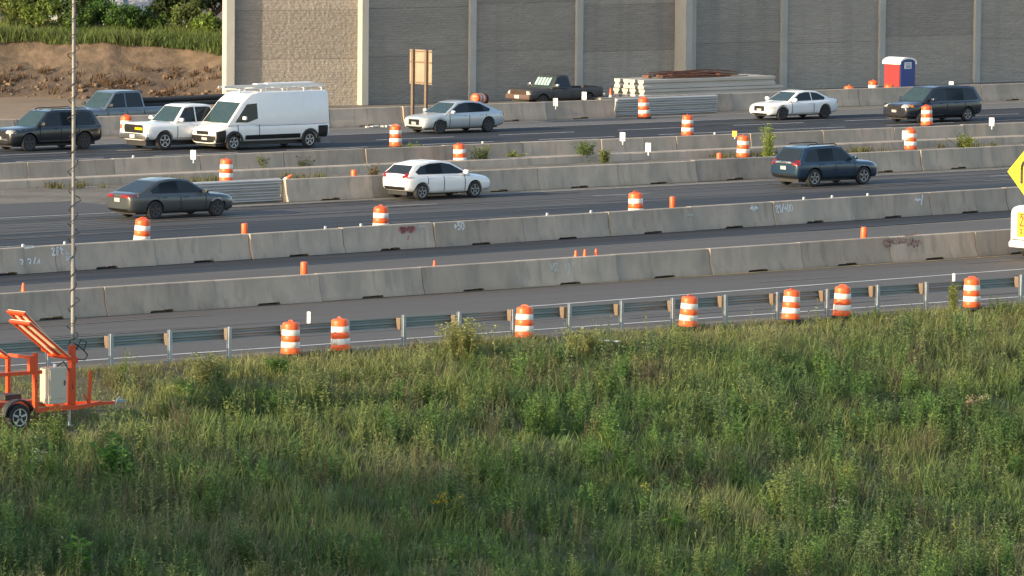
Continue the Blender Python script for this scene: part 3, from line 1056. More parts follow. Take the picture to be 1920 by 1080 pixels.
def rect(x, y0, y1, z0, z1): return [(x, y0, z0), (x, y1, z0), (x, y1, z1), (x, y0, z1)]
def st_sedan(tail=1.02, nose=.70, cowl=.98, gc=.20):
    def f(xf, xr, wb):
        return [(xr, .70, .42, tail - .14, tail - .10), (xr + .05, .84, .30, tail - .07, tail - .02), (xr + .35, .955, .24, tail - .05, tail + .01), (-wb / 2, .99, gc, tail - .06, tail),
                (-.3, 1, gc, cowl - .06, cowl - .02), (wb / 2 - .55, 1, gc, cowl - .06, cowl), (wb / 2, .99, gc, cowl - .12, cowl - .07), (xf - .40, .96, .22, nose + .06, nose + .13), (xf - .10, .88, .22, nose - .01, nose + .05), (xf - .01, .78, .24, nose - .06, nose), (xf, .72, .30, nose - .14, nose - .08)]
    return f
def det_sedan(hz, tz, lampm, tail_full=False, grille=True, gz=None, amber=False):
    def f(t, patch, xf, xr, hw, F, Bk):
        for sy in (1, -1):
            patch('headlight', rect(xf, sy * hw * .50, sy * hw * .97, hz - .07, hz + .07), F, lampm, .012, 8, 4)
            if tail_full:
                patch('taillight', rect(xr, sy * hw * .25, sy * hw * .95, tz - .06, tz + .06), Bk, M['tail'], .012, 8, 4)
            else:
                patch('taillight', rect(xr, sy * hw * .52, sy * hw * .97, tz - .08, tz + .08), Bk, M['tail'], .012, 8, 4)
        if grille:
            z = gz or hz - .12
            patch('grille', rect(xf, -hw * .40, hw * .40, z - .13, z + .13), F, M['trim'], .012, 8, 4)
        patch('lower_intake', rect(xf, -hw * .62, hw * .62, .24, .34), F, M['trim'], .010, 10, 3)
        patch('licence_plate', rect(xr, -.16, .16, tz - .22, tz - .08), Bk, M['plate'], .016, 4, 3)
        patch('licence_plate', rect(xf, -.16, .16, .42, .55), F, M['plate'], .022, 4, 3)
        patch('lower_bumper', rect(xr, -hw * .8, hw * .8, .28, .40), Bk, M['trim'], .010, 10, 3)
    return f
SEDAN = dict(W=1.88, wb=2.90, fo=.86, ro=1.10, r=.345, st=st_sedan(1.00, .74, .96), mirror=(.80, 1.0), handles=(-.02, -1.02), hz=.79, seams=(.90, -.28, -1.30), seam=(.30, .88),
    gh=dict(zb=.82, zt=1.475, wb=.89, wt=.63, bev=.09, prof=[(1.22, .84), (.28, 1.405), (-.15, 1.47), (-.60, 1.475), (-1.15, 1.41), (-2.22, .95), (-2.22, .84)],
            win=[('w', [(.92, .94), (.22, 1.335), (-.15, 1.395), (-.60, 1.395), (-1.05, 1.345), (-1.62, 1.08), (-1.52, .965)], (-.30, -1.22))], ws=((1.22, .84), (.28, 1.405), .16, .94), rw=((-2.22, .95), (-1.15, 1.41), .14, .92)),
    detail=det_sedan(.66, .84, M['lamp']))
COUPE = dict(W=1.83, wb=2.81, fo=.78, ro=1.00, r=.34, st=st_sedan(.98, .71, .92), mirror=(.74, .97), handles=(-.35,), hz=.76, seams=(.82, -.62), seam=(.30, .86),
    gh=dict(zb=.79, zt=1.39, wb=.86, wt=.60, bev=.09, prof=[(1.12, .82), (.20, 1.33), (-.25, 1.39), (-.60, 1.385), (-1.05, 1.325), (-1.95, .93), (-1.95, .82)],
            win=[('w', [(.82, .90), (.16, 1.26), (-.25, 1.315), (-.60, 1.31), (-1.0, 1.26), (-1.45, 1.04), (-1.36, .93)], (-.55,))], ws=((1.12, .82), (.20, 1.33), .16, .94), rw=((-1.95, .93), (-1.05, 1.325), .14, .92)),
    detail=det_sedan(.62, .80, M['lamp'], gz=.56))
def st_suv(belt=1.08, nose=.92, gc=.26, tail=1.08):
    def f(xf, xr, wb):
        return [(xr, .80, .46, tail - .10, tail - .03), (xr + .05, .90, .36, tail - .05, tail), (xr + .3, .97, .30, tail - .04, tail), (-wb / 2, 1, gc, belt - .05, belt),
                (-.2, 1, gc, belt - .05, belt), (wb / 2 - .55, 1, gc, belt - .07, belt), (wb / 2, .99, gc, belt - .14, belt - .05), (xf - .35, .97, .27, nose + .0, nose + .08), (xf - .09, .90, .27, nose - .06, nose + .02), (xf - .01, .80, .28, nose - .10, nose - .03), (xf, .74, .36, nose - .18, nose - .10)]
    return f
def det_suv(hz, tz, lampm, chrome=False, amber=False, rails=None, white_tail=False, hatch_plate=.86):
    def f(t, patch, xf, xr, hw, F, Bk):
        for sy in (1, -1):
            patch('headlight', rect(xf, sy * hw * .50, sy * hw * .97, hz - .07, hz + .08), F, lampm, .012, 8, 4)
            if amber:
                patch('indicator', [(xf - .42, sy * hw, hz - .06), (xf - .25, sy * hw, hz - .06), (xf - .25, sy * hw, hz + .06), (xf - .42, sy * hw, hz + .06)], (0, -sy, 0), M['amber'], .012, 4, 3)
            patch('taillight', rect(xr, sy * hw * .56, sy * hw * .97, tz - .10, tz + .10), Bk, M['tail'], .014, 8, 4)
        patch('grille', rect(xf, -hw * .45, hw * .45, hz - .26, hz + .02), F, M['trim'], .012, 8, 5)
        if chrome:
            patch('chrome_bar', rect(xf, -hw * .62, hw * .62, .48, .56), F, M['chrome'], .02, 10, 2)
            for sy in (1, -1):
                patch('sill_trim', [(-1.0, sy * hw, .40), (.95, sy * hw, .40), (.95, sy * hw, .455), (-1.0, sy * hw, .455)], (0, -sy, 0), M['chrome'], .014, 8, 1)
        patch('lower_intake', rect(xf, -hw * .70, hw * .70, .30, .44), F, M['trim'], .010, 10, 3)
        patch('licence_plate', rect(xf, -.16, .16, .52, .64), F, M['plate'], .026, 4, 3)
        patch('licence_plate', rect(xr, -.16, .16, hatch_plate - .08, hatch_plate + .06), Bk, M['plate'], .016, 4, 3)
        patch('lower_bumper', rect(xr, -hw * .86, hw * .86, .34, .52), Bk, M['trim'], .012, 10, 3)
        if white_tail:
            patch('tail_strip', rect(xr, -hw * .5, hw * .5, tz - .03, tz + .04), Bk, M['chrome'], .016, 8, 2)
        if rails:
            x0, x1, y, z = rails
            for sy in (1, -1):
                mb = MB()
                mb.tube([(x0, sy * y, z - .05), (x0 + .12, sy * y, z), (x1 - .12, sy * y, z), (x1, sy * y, z - .05)], .022, 6)
                mb.build('roof_rail', M['trim'], t, smooth=60)
    return f
def gh_suv(zb, zt, wbb, wt, xw0, xw1, xr1, xr0, bev=.07, pill=(-.25, -1.15)):
    return dict(zb=zb, zt=zt, wb=wbb, wt=wt, bev=bev, prof=[(xw0, zb), (xw1, zt - .06), (xw1 - .45, zt), (xr1 + .5, zt - .01), (xr1, zt - .07), (xr0, zb + .06), (xr0, zb)],
        win=[('w', [(xw0 - .32, zb + .09), (xw1 - .02, zt - .15), (xw1 - .4, zt - .10), (xr1 + .5, zt - .12), (xr1 + .12, zt - .17), (xr0 + .28, zb + .14), (xr0 + .4, zb + .09)], pill)],
        ws=((xw0, zb), (xw1, zt - .06), .12, .94), rw=((xr0, zb + .06), (xr1, zt - .07), .08, .90))
SUV = dict(W=1.93, wb=2.98, fo=.95, ro=1.05, r=.38, st=st_suv(1.10, .93, .28), mirror=(.80, 1.18), handles=(.05, -.95), hz=.93, seams=(.92, -.22, -1.2), seam=(.38, 1.0), mirror_mat=None,
    gh=gh_suv(.98, 1.76, .91, .66, 1.16, .32, -2.05, -2.42), detail=det_suv(.86, 1.02, M['lamp'], chrome=True, rails=(-1.8, .1, .60, 1.80)))
BSUV = dict(W=1.86, wb=2.75, fo=.88, ro=.92, r=.37, st=st_suv(1.06, .90, .27, 1.06), mirror=(.74, 1.14), handles=(.02, -.92), hz=.90, seams=(.85, -.22, -1.12), seam=(.36, .97),
    gh=gh_suv(.93, 1.64, .87, .63, 1.12, .30, -1.72, -2.14, pill=(-.22, -1.12)), detail=det_suv(.82, .99, M['lamp'], rails=(-1.5, .1, .58, 1.71), white_tail=True, hatch_plate=.78))
HATCH = dict(W=1.80, wb=2.68, fo=.90, ro=.72, r=.325, st=st_suv(.99, .80, .21, 1.02), mirror=(.78, 1.05), handles=(.0, -.90), hz=.84, seams=(.82, -.24, -1.05), seam=(.30, .92),
    gh=dict(zb=.90, zt=1.50, wb=.85, wt=.60, bev=.07, prof=[(1.22, .90), (.25, 1.42), (-.2, 1.50), (-.8, 1.485), (-1.55, 1.36), (-1.98, .98), (-1.98, .90)],
            win=[('w', [(.95, .98), (.22, 1.35), (-.2, 1.42), (-.8, 1.405), (-1.30, 1.31), (-1.62, 1.10), (-1.5, 1.0)], (-.24, -1.12))], ws=((1.22, .90), (.25, 1.42), .10, .94), rw=((-1.98, .98), (-1.55, 1.36), .05, .92)),
    detail=det_suv(.70, .96, M['lamp'], hatch_plate=.70))
MINIVAN = dict(W=1.98, wb=3.05, fo=.98, ro=1.08, r=.345, st=st_suv(1.08, .88, .23), mirror=(.98, 1.13), handles=(.25, -.75), hz=.93, seams=(1.0, -.12, -1.35), seam=(.34, .98),
    gh=gh_suv(.96, 1.74, .93, .70, 1.50, .55, -2.15, -2.55, pill=(-.12, -1.35)), detail=det_suv(.84, 1.15, M['lamp'], chrome=False, amber=True))
def st_pickup(hood=1.21, bedz=1.22, gc=.36, nose=1.15):
    def f(xf, xr, wb):
        return [(xr, .86, .62, bedz - .04, bedz - .01), (xr + .04, .95, .52, bedz - .03, bedz), (xr + .3, .985, .46, bedz - .03, bedz), (-wb / 2, 1, .44, bedz - .03, bedz), (-wb / 2 + .7, 1, gc, bedz - .03, bedz), (-.3, 1, gc, hood - .05, hood),
                (wb / 2 - .75, 1, gc, hood - .08, hood), (wb / 2, 1, .44, hood - .10, hood - .0), (xf - .30, .985, .42, nose - .03, nose + .05), (xf - .08, .95, .42, nose - .06, nose + .02), (xf - .01, .90, .42, nose - .09, nose - .02), (xf, .86, .46, nose - .15, nose - .08)]
    return f
def det_pickup(hz, grz, lampm, grille_m, yellow=False, chrome_bumper=True, front_m=None):
    def f(t, patch, xf, xr, hw, F, Bk):
        for sy in (1, -1):
            patch('headlight', rect(xf, sy * hw * .66, sy * hw * .97, hz - .12, hz + .12), F, lampm, .012, 6, 5)
            patch('taillight', rect(xr, sy * hw * .84, sy * hw * .98, 1.0 - .15, 1.0 + .15), Bk, M['tail'], .012, 3, 5)
        patch('grille', rect(xf, -hw * .66, hw * .66, grz - .20, grz + .17), F, grille_m, .014, 10, 5)
        if yellow:
            patch('amber_light_bar', rect(xf, hw * .10, hw * .62, grz - .06, grz + .05), F, M['yellow_lamp'], .03, 6, 2)
        mb = MB()
        mb.box((xf - .03, 0, .60), (.22, hw * 1.94, .26), bevel=.05, seg=2)
        mb.build('front_bumper', front_m or (M['chrome'] if chrome_bumper else M['trim']), t, smooth=40)
        mb = MB()
        mb.box((xr - .02, 0, .62), (.18, hw * 1.8, .18), bevel=.04, seg=2)
        mb.build('rear_bumper', M['chrome'], t, smooth=40)
        mb = MB()
        mb.box((xf + .085, -.02, .60), (.012, .32, .15))
        mb.build('licence_plate', M['plate'], t)
    return f
def gh_pickup(zb, zt, wbb, wt, xw0, xw1, xr1, xr0, pill, bev=.07):
    return dict(zb=zb, zt=zt, wb=wbb, wt=wt, bev=bev, prof=[(xw0, zb), (xw1, zt - .05), (xw1 - .35, zt), (xr1 + .25, zt), (xr1, zt - .05), (xr0, zb)],
        win=[('w', [(xw0 - .24, zb + .10), (xw1 + .0, zt - .14), (xw1 - .3, zt - .10), (xr1 + .22, zt - .10), (xr1 + .10, zt - .14), (xr0 + .13, zb + .10)], pill)],
        ws=((xw0, zb), (xw1, zt - .05), .14, .94), rw=((xr0, zb), (xr1, zt - .05), .16, .90))
M['yellow_lamp'] = mat('yellow_light_bar', (0.95, 0.68, 0.02), 0.35, 0.05, 8)
PICKUP = dict(W=2.03, wb=3.70, fo=.96, ro=1.22, r=.41, st=st_pickup(), mirror=(1.02, 1.32), mirror_mat=None, handles=(.35, -.60), hz=1.02, seams=(1.16, .05, -.92), seam=(.50, 1.10), bed=(-2.98, -1.12, 1.66, .78, 1.3),
    gh=gh_pickup(1.10, 1.95, .93, .70, 1.34, .58, -.92, -1.05, (.05,)), detail=det_pickup(.98, .95, M['lamp'], M['trim']))
import copy as _c
WPICK = dict(PICKUP)
WPICK['W'] = 2.08
WPICK['mirror_mat'] = M['white_plastic']
WPICK['detail'] = det_pickup(.97, .95, M['lamp'], M['trim'], yellow=True)
OLDPICK = dict(W=1.92, wb=3.0, fo=.85, ro=1.05, r=.36, st=st_pickup(1.03, 1.02, .38, .95), mirror=(.72, 1.16), mirror_mat=M['chrome'], handles=(.0,), hz=.90, seams=(.82, -.35), seam=(.48, .98), bed=(-2.42, -.58, 1.55, .72, 1.2),
    gh=gh_pickup(.96, 1.66, .86, .66, .90, .42, -.36, -.48, ()), detail=None)
def det_old(t, patch, xf, xr, hw, F, Bk):
    det_pickup(.83, .83, M['lamp'], P_rust, front_m=P_rust)(t, patch, xf, xr, hw, F, Bk)
    patch('front_panel', rect(xf, -hw * .97, hw * .97, .66, .99), F, P_rust, .006, 12, 5)
OLDPICK['detail'] = det_old
def st_van(xf, xr, wb):
    b = 1.14
    return [(xr, .92, .50, b, b + .05), (xr + .04, .98, .42, b, b + .05), (xr + .3, 1, .36, b, b + .05), (-wb / 2, 1, .34, b, b + .05), (0, 1, .34, b, b + .05), (wb / 2 - .5, 1, .34, b + .02, b + .10), (wb / 2, .99, .34, b - .02, b + .12), (xf - .42, .95, .30, b - .12, b + .0), (xf - .12, .88, .28, .94, 1.02), (xf, .78, .32, .80, .90)]
def det_van(t, patch, xf, xr, hw, F, Bk):
    for sy in (1, -1):
        patch('headlight', [(xf - .45, sy * hw * .66, 1.0), (xf, sy * hw * .97, .88), (xf, sy * hw * .97, 1.06), (xf - .45, sy * hw * .66, 1.10)], (-.8, -sy * .5, -.15), M['lamp'], .014, 8, 4)
        patch('taillight', rect(xr, sy * hw * .84, sy * hw * .98, 1.1, 1.7), Bk, M['tail'], .012, 3, 6)
        patch('side_moulding', [(-wbv / 2 + .55, sy * hw, .46), (wbv / 2 - .62, sy * hw, .46), (wbv / 2 - .62, sy * hw, .66), (-wbv / 2 + .55, sy * hw, .66)], (0, -sy, 0), M['trim'], .02, 10, 2)
        patch('rear_cladding', [(xr + .02, sy * hw, .46), (-wbv / 2 - .46, sy * hw, .46), (-wbv / 2 - .46, sy * hw, .98), (xr + .02, sy * hw, .98)], (0, -sy, 0), M['trim'], .018, 5, 5)
        patch('wheel_arch_trim', [(wbv / 2 + .44, sy * hw, .36), (xf - .10, sy * hw, .36), (xf - .10, sy * hw, .84), (wbv / 2 + .44, sy * hw, .92)], (0, -sy, 0), M['trim'], .022, 8, 6)
        mb = MB()
        n = 14
        ra, rb = .40, .50
        pts = [(wbv / 2 + rb * math.cos(a), rb * math.sin(a) + .37) for a in [math.pi * k / n for k in range(n + 1)]] + [(wbv / 2 + ra * math.cos(a), ra * math.sin(a) + .37) for a in [math.pi * (n - k) / n for k in range(n + 1)]]
        mb.prism([(x, sy * (hw - .01), z) for x, z in pts], (0, sy * .035, 0))
        mb.build('wheel_arch_trim', M['trim'], t)
        mb = MB()
        pts = [(-wbv / 2 + rb * math.cos(a), rb * math.sin(a) + .37) for a in [math.pi * k / n for k in range(n + 1)]] + [(-wbv / 2 + ra * math.cos(a), ra * math.sin(a) + .37) for a in [math.pi * (n - k) / n for k in range(n + 1)]]
        mb.prism([(x, sy * (hw - .01), z) for x, z in pts], (0, sy * .03, 0))
        mb.build('wheel_arch_trim', M['trim'], t)
        patch('body_line', [(-wbv / 2 - .9, sy * hw, 1.04), (wbv / 2 - 1.2, sy * hw, 1.04), (wbv / 2 - 1.2, sy * hw, 1.065), (-wbv / 2 - .9, sy * hw, 1.065)], (0, -sy, 0), M['van_line'], .008, 12, 1)
    patch('front_bumper', rect(xf, -hw * .97, hw * .97, .30, .66), F, M['trim'], .016, 14, 5)
    patch('grille', rect(xf, -hw * .42, hw * .42, .70, .86), F, M['trim'], .016, 8, 3)
    patch('licence_plate', rect(xf, -.02, .36, .46, .58), F, M['plate'], .03, 4, 3)
    # roof rack
    mb = MB()
    for y in (.62, -.62):
        mb.tube([(1.55, y, 2.68), (-3.2, y, 2.70)], .03, 8)
    for x in (1.5, .3, -.9, -2.1, -3.1):
        mb.bar((x, -.66, 2.66), (x, .66, 2.66), .07, .05)
        for y in (.6, -.6):
            mb.bar((x, y, 2.48), (x, y, 2.68), .06)
    mb.build('roof_rack', M['sign_alu'], t, smooth=50)
M['van_line'] = mat('van_body_line', (0.42, 0.40, 0.42), 0.4, 0.05, 4)
wbv = 4.25
VAN = dict(W=2.05, wb=wbv, fo=1.0, ro=1.15, r=.36, st=st_van, mirror=(1.62, 1.42), mirror_mat=M['white_plastic'], handles=(1.0,), hz=1.12, seams=(1.9, .72), seam=(.40, 1.12),
    gh=dict(zb=1.06, zt=2.54, wb=1.00, wt=.87, bev=.10, prof=[(2.52, 1.08), (1.60, 2.12), (1.12, 2.46), (.7, 2.54), (-3.15, 2.54), (-3.25, 2.44), (-3.26, 1.06), (2.4, 1.06)],
            win=[('w', [(2.05, 1.24), (1.36, 2.02), (.80, 2.05), (.78, 1.38), (1.35, 1.22)], ())], ws=((2.52, 1.08), (1.60, 2.12), .12, .97)),
    detail=det_van)
for d in (SUV, PICKUP):
    d['mirror_mat'] = d['mirror_mat'] or M['trim']

HL, HR = TH + math.pi, TH           # headings: towards the left foreground / the right distance
def road_pt(x, y, dv):              # near-side wheel contact line in the photo -> car centre
    P = gp(x, y)
    u, v = UV(P)
    return RW(u, v + dv, .012)
car('suv', 'black three-row family car with chrome sill strip at the left end of the far road', 'car', road_pt(104, 282, .8), HL, SUV, P_black, M['rim_dark'])
car('pickup_truck', 'slate blue crew-cab pickup loaded with black pipes behind the farthest barriers', 'pickup truck', road_pt(236, 250, .8), HL, PICKUP, P_slate)
car('pickup_truck', 'white pickup with an amber light bar across its grille, beside the van', 'pickup truck', road_pt(368, 279, .85), HL, WPICK, P_white, M['rim_steel'])
van = car('cargo_van', 'tall white cargo van with ladder rack and black lower cladding', 'van', road_pt(505, 279.5, .8), HL, VAN, P_white, M['rim_steel'])
car('sedan', 'silver four-door sedan in front of the post-mounted sign', 'car', road_pt(868, 249.5, .78), HL, SEDAN, P_silver, M['rim_dark'])
car('coupe', 'white two-door coupe in front of the wall, left of the minivan', 'car', road_pt(1505, 224, .76), HL, COUPE, P_white, M['rim_dark'])
car('minivan', 'dark navy minivan with amber indicators behind a traffic drum', 'minivan', road_pt(1768, 229.5, .8), HL, MINIVAN, P_navy)
car('sedan', 'dark grey sedan driving away on the near freeway lanes', 'car', road_pt(346, 409, .78), HR, dict(SEDAN, detail=det_sedan(.66, .88, M['lamp'], tail_full=True)), P_grey, M['rim_dark'])
car('hatchback', 'white hatchback driving away on the near freeway lanes', 'car', road_pt(838, 373, .76), HR, HATCH, P_white)
car('suv', 'dark blue hatch-backed car driving away on the near freeway lanes', 'car', road_pt(1570, 348.5, .78), HR, BSUV, P_blue)
op = car('pickup_truck', 'old black pickup with brown front and sunshade, parked by the stone wall', 'pickup truck', road_pt(1058, 203, .8), HL, OLDPICK, P_old, M['rim_dark'])
mb = MB()                            # folded silver sunshade inside the windscreen
for k in range(5):
    y = -.52 + k * .23
    mb.box((.665, y, 1.33), (.02, .17, .44), Matrix.Rotation(R(-34.5), 3, 'Y'))
mb.build('sunshade', mat('silver_sunshade', (0.45, 0.62, 0.62), 0.3, 0.05, 4, metal=0.3), op)

# ladder carried on the van rack, pipes carried by the blue pickup
mb = MB()
for y in (.0, .42):
    mb.box((-.55, y, 2.77), (5.6, .04, .10))
for k in range(18):
    mb.bar((-3.2 + k * .31, 0, 2.77), (-3.2 + k * .31, .42, 2.77), .035)
ld = mb.build('ladder', M['sign_alu'], loc=van.location, rot=(0, 0, HL))
tag(ld, 'aluminium ladder lying on the roof rack of the white van', 'ladder')
mb = MB()
mb.box((-2.0, -.42, 2.78), (2.6, .30, .15), bevel=.03)
mb.box((-.35, -.42, 2.76), (.5, .34, .16), bevel=.03)
bx_ = mb.build('conduit_carrier', M['white_plastic'], loc=van.location, rot=(0, 0, HL))
tag(bx_, 'long white pipe carrier strapped beside the ladder on the van roof', 'pipe carrier')
bp_ = road_pt(236, 250, .8)
mb = MB()
for k in range(9):
    y, z = -.5 + (k % 5) * .24, 1.22 + (k // 5) * .2
    mb.tube([(-.98, y, z), (-3.0, y, z + .02), (-6.4 + random.uniform(-.6, .3), y + .03, z + .06)], .10, 8)
pb = mb.build('pipe_bundle', M['rubber'], loc=bp_, rot=(0, 0, HL), smooth=50)
tag(pb, 'bundle of long black pipes sticking out of the slate blue pickup bed', 'pipes')

# white van at the right edge with an orange placard, and the yellow sign above it
_u, _v = UV(gp(1892, 484))
WVP = RW(_u + 1.02, _v - .97, .01)
wv = thing('box_van', 'white van cut off by the right edge, orange placard on its back', 'van', WVP, TH)
def van_ring(x, hw_, z0, z1, r_):
    pts = [(-hw_, z0 + .06), (-hw_ + .05, z0), (hw_ - .05, z0), (hw_, z0 + .06)]
    for k in range(5):
        a = math.pi / 2 * k / 4
        pts.append((hw_ - r_ + r_ * math.cos(a), z1 - r_ + r_ * math.sin(a)))
    for k in range(5):
        a = math.pi / 2 + math.pi / 2 * k / 4
        pts.append((-hw_ + r_ + r_ * math.cos(a), z1 - r_ + r_ * math.sin(a)))
    return [(x, a, b) for a, b in pts]
mb = MB()
mb.loft([van_ring(-1.02, .90, .42, 1.72, .28), van_ring(-.96, .96, .36, 1.80, .26), van_ring(-.8, .98, .34, 1.84, .24), van_ring(2.5, .98, .34, 1.88, .24), van_ring(3.6, .96, .34, 1.3, .2), van_ring(3.9, .85, .38, 1.0, .2)])
mb.build('body', P_white, wv, smooth=40)
mb = MB()
mb.box((-1.05, 0, .50), (.14, 1.84, .22), bevel=.05)
mb.build('bumper', M['white_plastic'], wv, smooth=40)
mb = MB()
mb.box((-1.026, 0, .66), (.02, 1.7, .035))
mb.build('seam', M['trim'], wv)
mb = MB()
mb.box((-1.04, .12, 1.20), (.02, .92, .86), bevel=.006, seg=1)
plc = mb.build('placard', mat('placard_orange', (0.92, 0.52, 0.03), 0.5, 0.05, 4), wv)
M['ink'] = mat('black_ink', (0.02, 0.018, 0.016), 0.6, 0.1, 5)
M['ink_red'] = mat('red_ink', (0.45, 0.06, 0.03), 0.6, 0.1, 5)
def face_text(strokes, x, y0, z0, h, wd, m, name, parent):
    mb = MB()
    for st in strokes:
        for (a0, b0), (a1, b1) in zip(st, st[1:]):
            d = Vector((0, -(a1 - a0), b1 - b0))
            if d.length < 1e-6: continue
            A = Vector((x, y0 - a0 * h, z0 + b0 * h))
            B = Vector((x, y0 - a1 * h, z0 + b1 * h))
            mb.bar(A, B, wd, .006) if False else mb.prism([A + Vector((0, -d.z, d.y)).normalized() * wd / 2 - d.normalized() * wd * .3, A - Vector((0, -d.z, d.y)).normalized() * wd / 2 - d.normalized() * wd * .3, B - Vector((0, -d.z, d.y)).normalized() * wd / 2 + d.normalized() * wd * .3, B + Vector((0, -d.z, d.y)).normalized() * wd / 2 + d.normalized() * wd * .3], (-.004, 0, 0))
    return mb.build(name, m, parent)
face_text(GL['2'], -1.051, .44, 1.16, .34, .06, M['ink_red'], 'numeral', plc)
face_text([[(0, 0), (.3, 0)], [(.15, 0), (.15, .5)], [(0, .5), (.3, .5)]], -1.051, .40, .90, .26, .05, M['ink_red'], 'small_text', plc)
for k in (0, 1):
    face_text([[(0, 0), (.5, 0)]], -1.051, .42, 1.55, .5, .04, M['ink'], 'small_text', plc) if k == 0 else None
for sy in (1, -1):
    for sx in (-.25, 2.7):
        make_wheel(wv, sx, sy * .80, .34, .22, M['rim_steel'], sy)
mb = MB()
mb.box((1.4, 0, .36), (4.4, 1.3, .2))
mb.build('underbody', M['trim'], wv)

SGP = gp(1929, 325, 3.15)
sg = thing('warning_sign', 'yellow diamond warning sign with black hairpin arrow cut off by the right edge', 'road sign', (SGP.x, SGP.y, .012), TH + R(4))
M['sign_yellow'] = mat('sign_yellow', (0.86, 0.66, 0.015), 0.5, 0.04, 4)
hd = .97
mb = MB()
mb.prism([(0, hd, 3.15), (0, 0, 3.15 + hd), (0, -hd, 3.15), (0, 0, 3.15 - hd)], (.012, 0, 0))
bd = mb.build('sign_panel', M['sign_yellow'], sg)
pts = [(.32, 2.78)] + [(.32 * math.cos(a), 3.28 + .30 * math.sin(a)) for a in [math.pi * k / 10 for k in range(11)]] + [(-.32, 3.02)]
mb = MB()
for (a0, b0), (a1, b1) in zip(pts, pts[1:]):
    A, B = Vector((-.006, a0, b0)), Vector((-.006, a1, b1))
    d = (B - A).normalized()
    nn = Vector((0, -d.z, d.y)) * .065
    mb.quad(A + nn - d * .02, A - nn - d * .02, B - nn + d * .02, B + nn + d * .02)
mb.quad((-.006, -.32, 2.72), (-.006, -.12, 3.02), (-.006, -.32, 3.02), (-.006, -.52, 3.02))
mb.build('arrow', M['ink'], bd)
mb = MB()
mb.tube([(.06, 0, 0), (.06, 0, 3.9)], .04, 10)
mb.build('sign_post', M['galv'], sg, smooth=60)

# ------------------------------------------------------------------ post-mounted sign seen from behind
SP = RW(180.75, 222.4, 0)
s2 = thing('road_sign', 'large blank sign seen from behind on two wooden posts left of the silver sedan', 'road sign', SP, TH)
sz0, sz1 = 1.98, 3.62
mb = MB()
mb.box((.10, 0, (sz0 + sz1) / 2), (.02, 1.66, sz1 - sz0), bevel=.004, seg=1)
mb.build('sign_panel', M['sign_back'], s2)
for y in (.50, -.50):
    mb = MB()
    mb.box((.02, y, sz1 / 2), (.13, .15, sz1), bevel=.01, seg=1)
    mb.build('post', M['sign_wood'], s2)
for z in (sz0 + .08, sz0 + 1.05, sz1 - .08):
    mb = MB()
    mb.box((.075, 0, z), (.03, 1.62, .07))
    mb.build('rail', M['sign_wood'], s2)

# ------------------------------------------------------------------ portable toilet
TP = gp(1686, 190)
tl = thing('portable_toilet', 'red and blue portable toilet with white arched roof by the stone wall', 'portable toilet', TP, TH)
M['toilet_red'] = mat('toilet_red', (0.26, 0.026, 0.03), 0.5, 0.08, 3)
M['toilet_blue'] = mat('toilet_blue', (0.030, 0.065, 0.24), 0.5, 0.08, 3)
mb = MB()
mb.box((0, 0, .08), (1.16, 1.22, .16), bevel=.02)
mb.build('base', M['trim'], tl)
mb = MB()
mb.box((-.53, 0, 1.1), (.04, 1.16, 1.92))
mb.box((.53, 0, 1.1), (.04, 1.16, 1.92))
mb.box((0, .58, 1.1), (1.02, .04, 1.92))
for z in (.4, .8, 1.2, 1.6):
    mb.box((-.556, 0, z), (.014, 1.0, .05))
mb.build('wall', M['toilet_red'], tl)
mb = MB()
arc = [(-.5, .16), (.5, .16), (.5, 1.98)] + [(.5 * math.cos(a), 1.98 + .20 * math.sin(a)) for a in [math.pi * k / 10 for k in range(1, 10)]] + [(-.5, 1.98)]
mb.prism([(x, -.57, z) for x, z in arc], (0, -.04, 0))
dr = mb.build('door', M['toilet_blue'], tl)
mb = MB()
mb.box((0, -.618, 1.88), (.50, .012, .34), bevel=.004, seg=1)
ds = mb.build('door_sign', M['white_plastic'], dr)
mb = MB()
for z in (1.97, 1.90, 1.83, 1.77):
    mb.box((random.uniform(-.03, .03), -.627, z), (.36, .006, .03))
mb.build('sign_lines', M['toilet_blue'], ds)
mb = MB()
outer = [(.60 * math.cos(a), 2.02 + .28 * math.sin(a)) for a in [math.pi * k / 14 for k in range(15)]]
inner = [(.53 * math.cos(a), 2.0 + .21 * math.sin(a)) for a in [math.pi * (14 - k) / 14 for k in range(15)]]
mb.prism([(x, -.66, z) for x, z in [(.60, 1.94)] + outer + [(-.60, 1.94), (-.53, 1.94)] + inner + [(.53, 1.94)]], (0, 1.34, 0))
mb.build('roof', M['white_plastic'], tl, smooth=40)

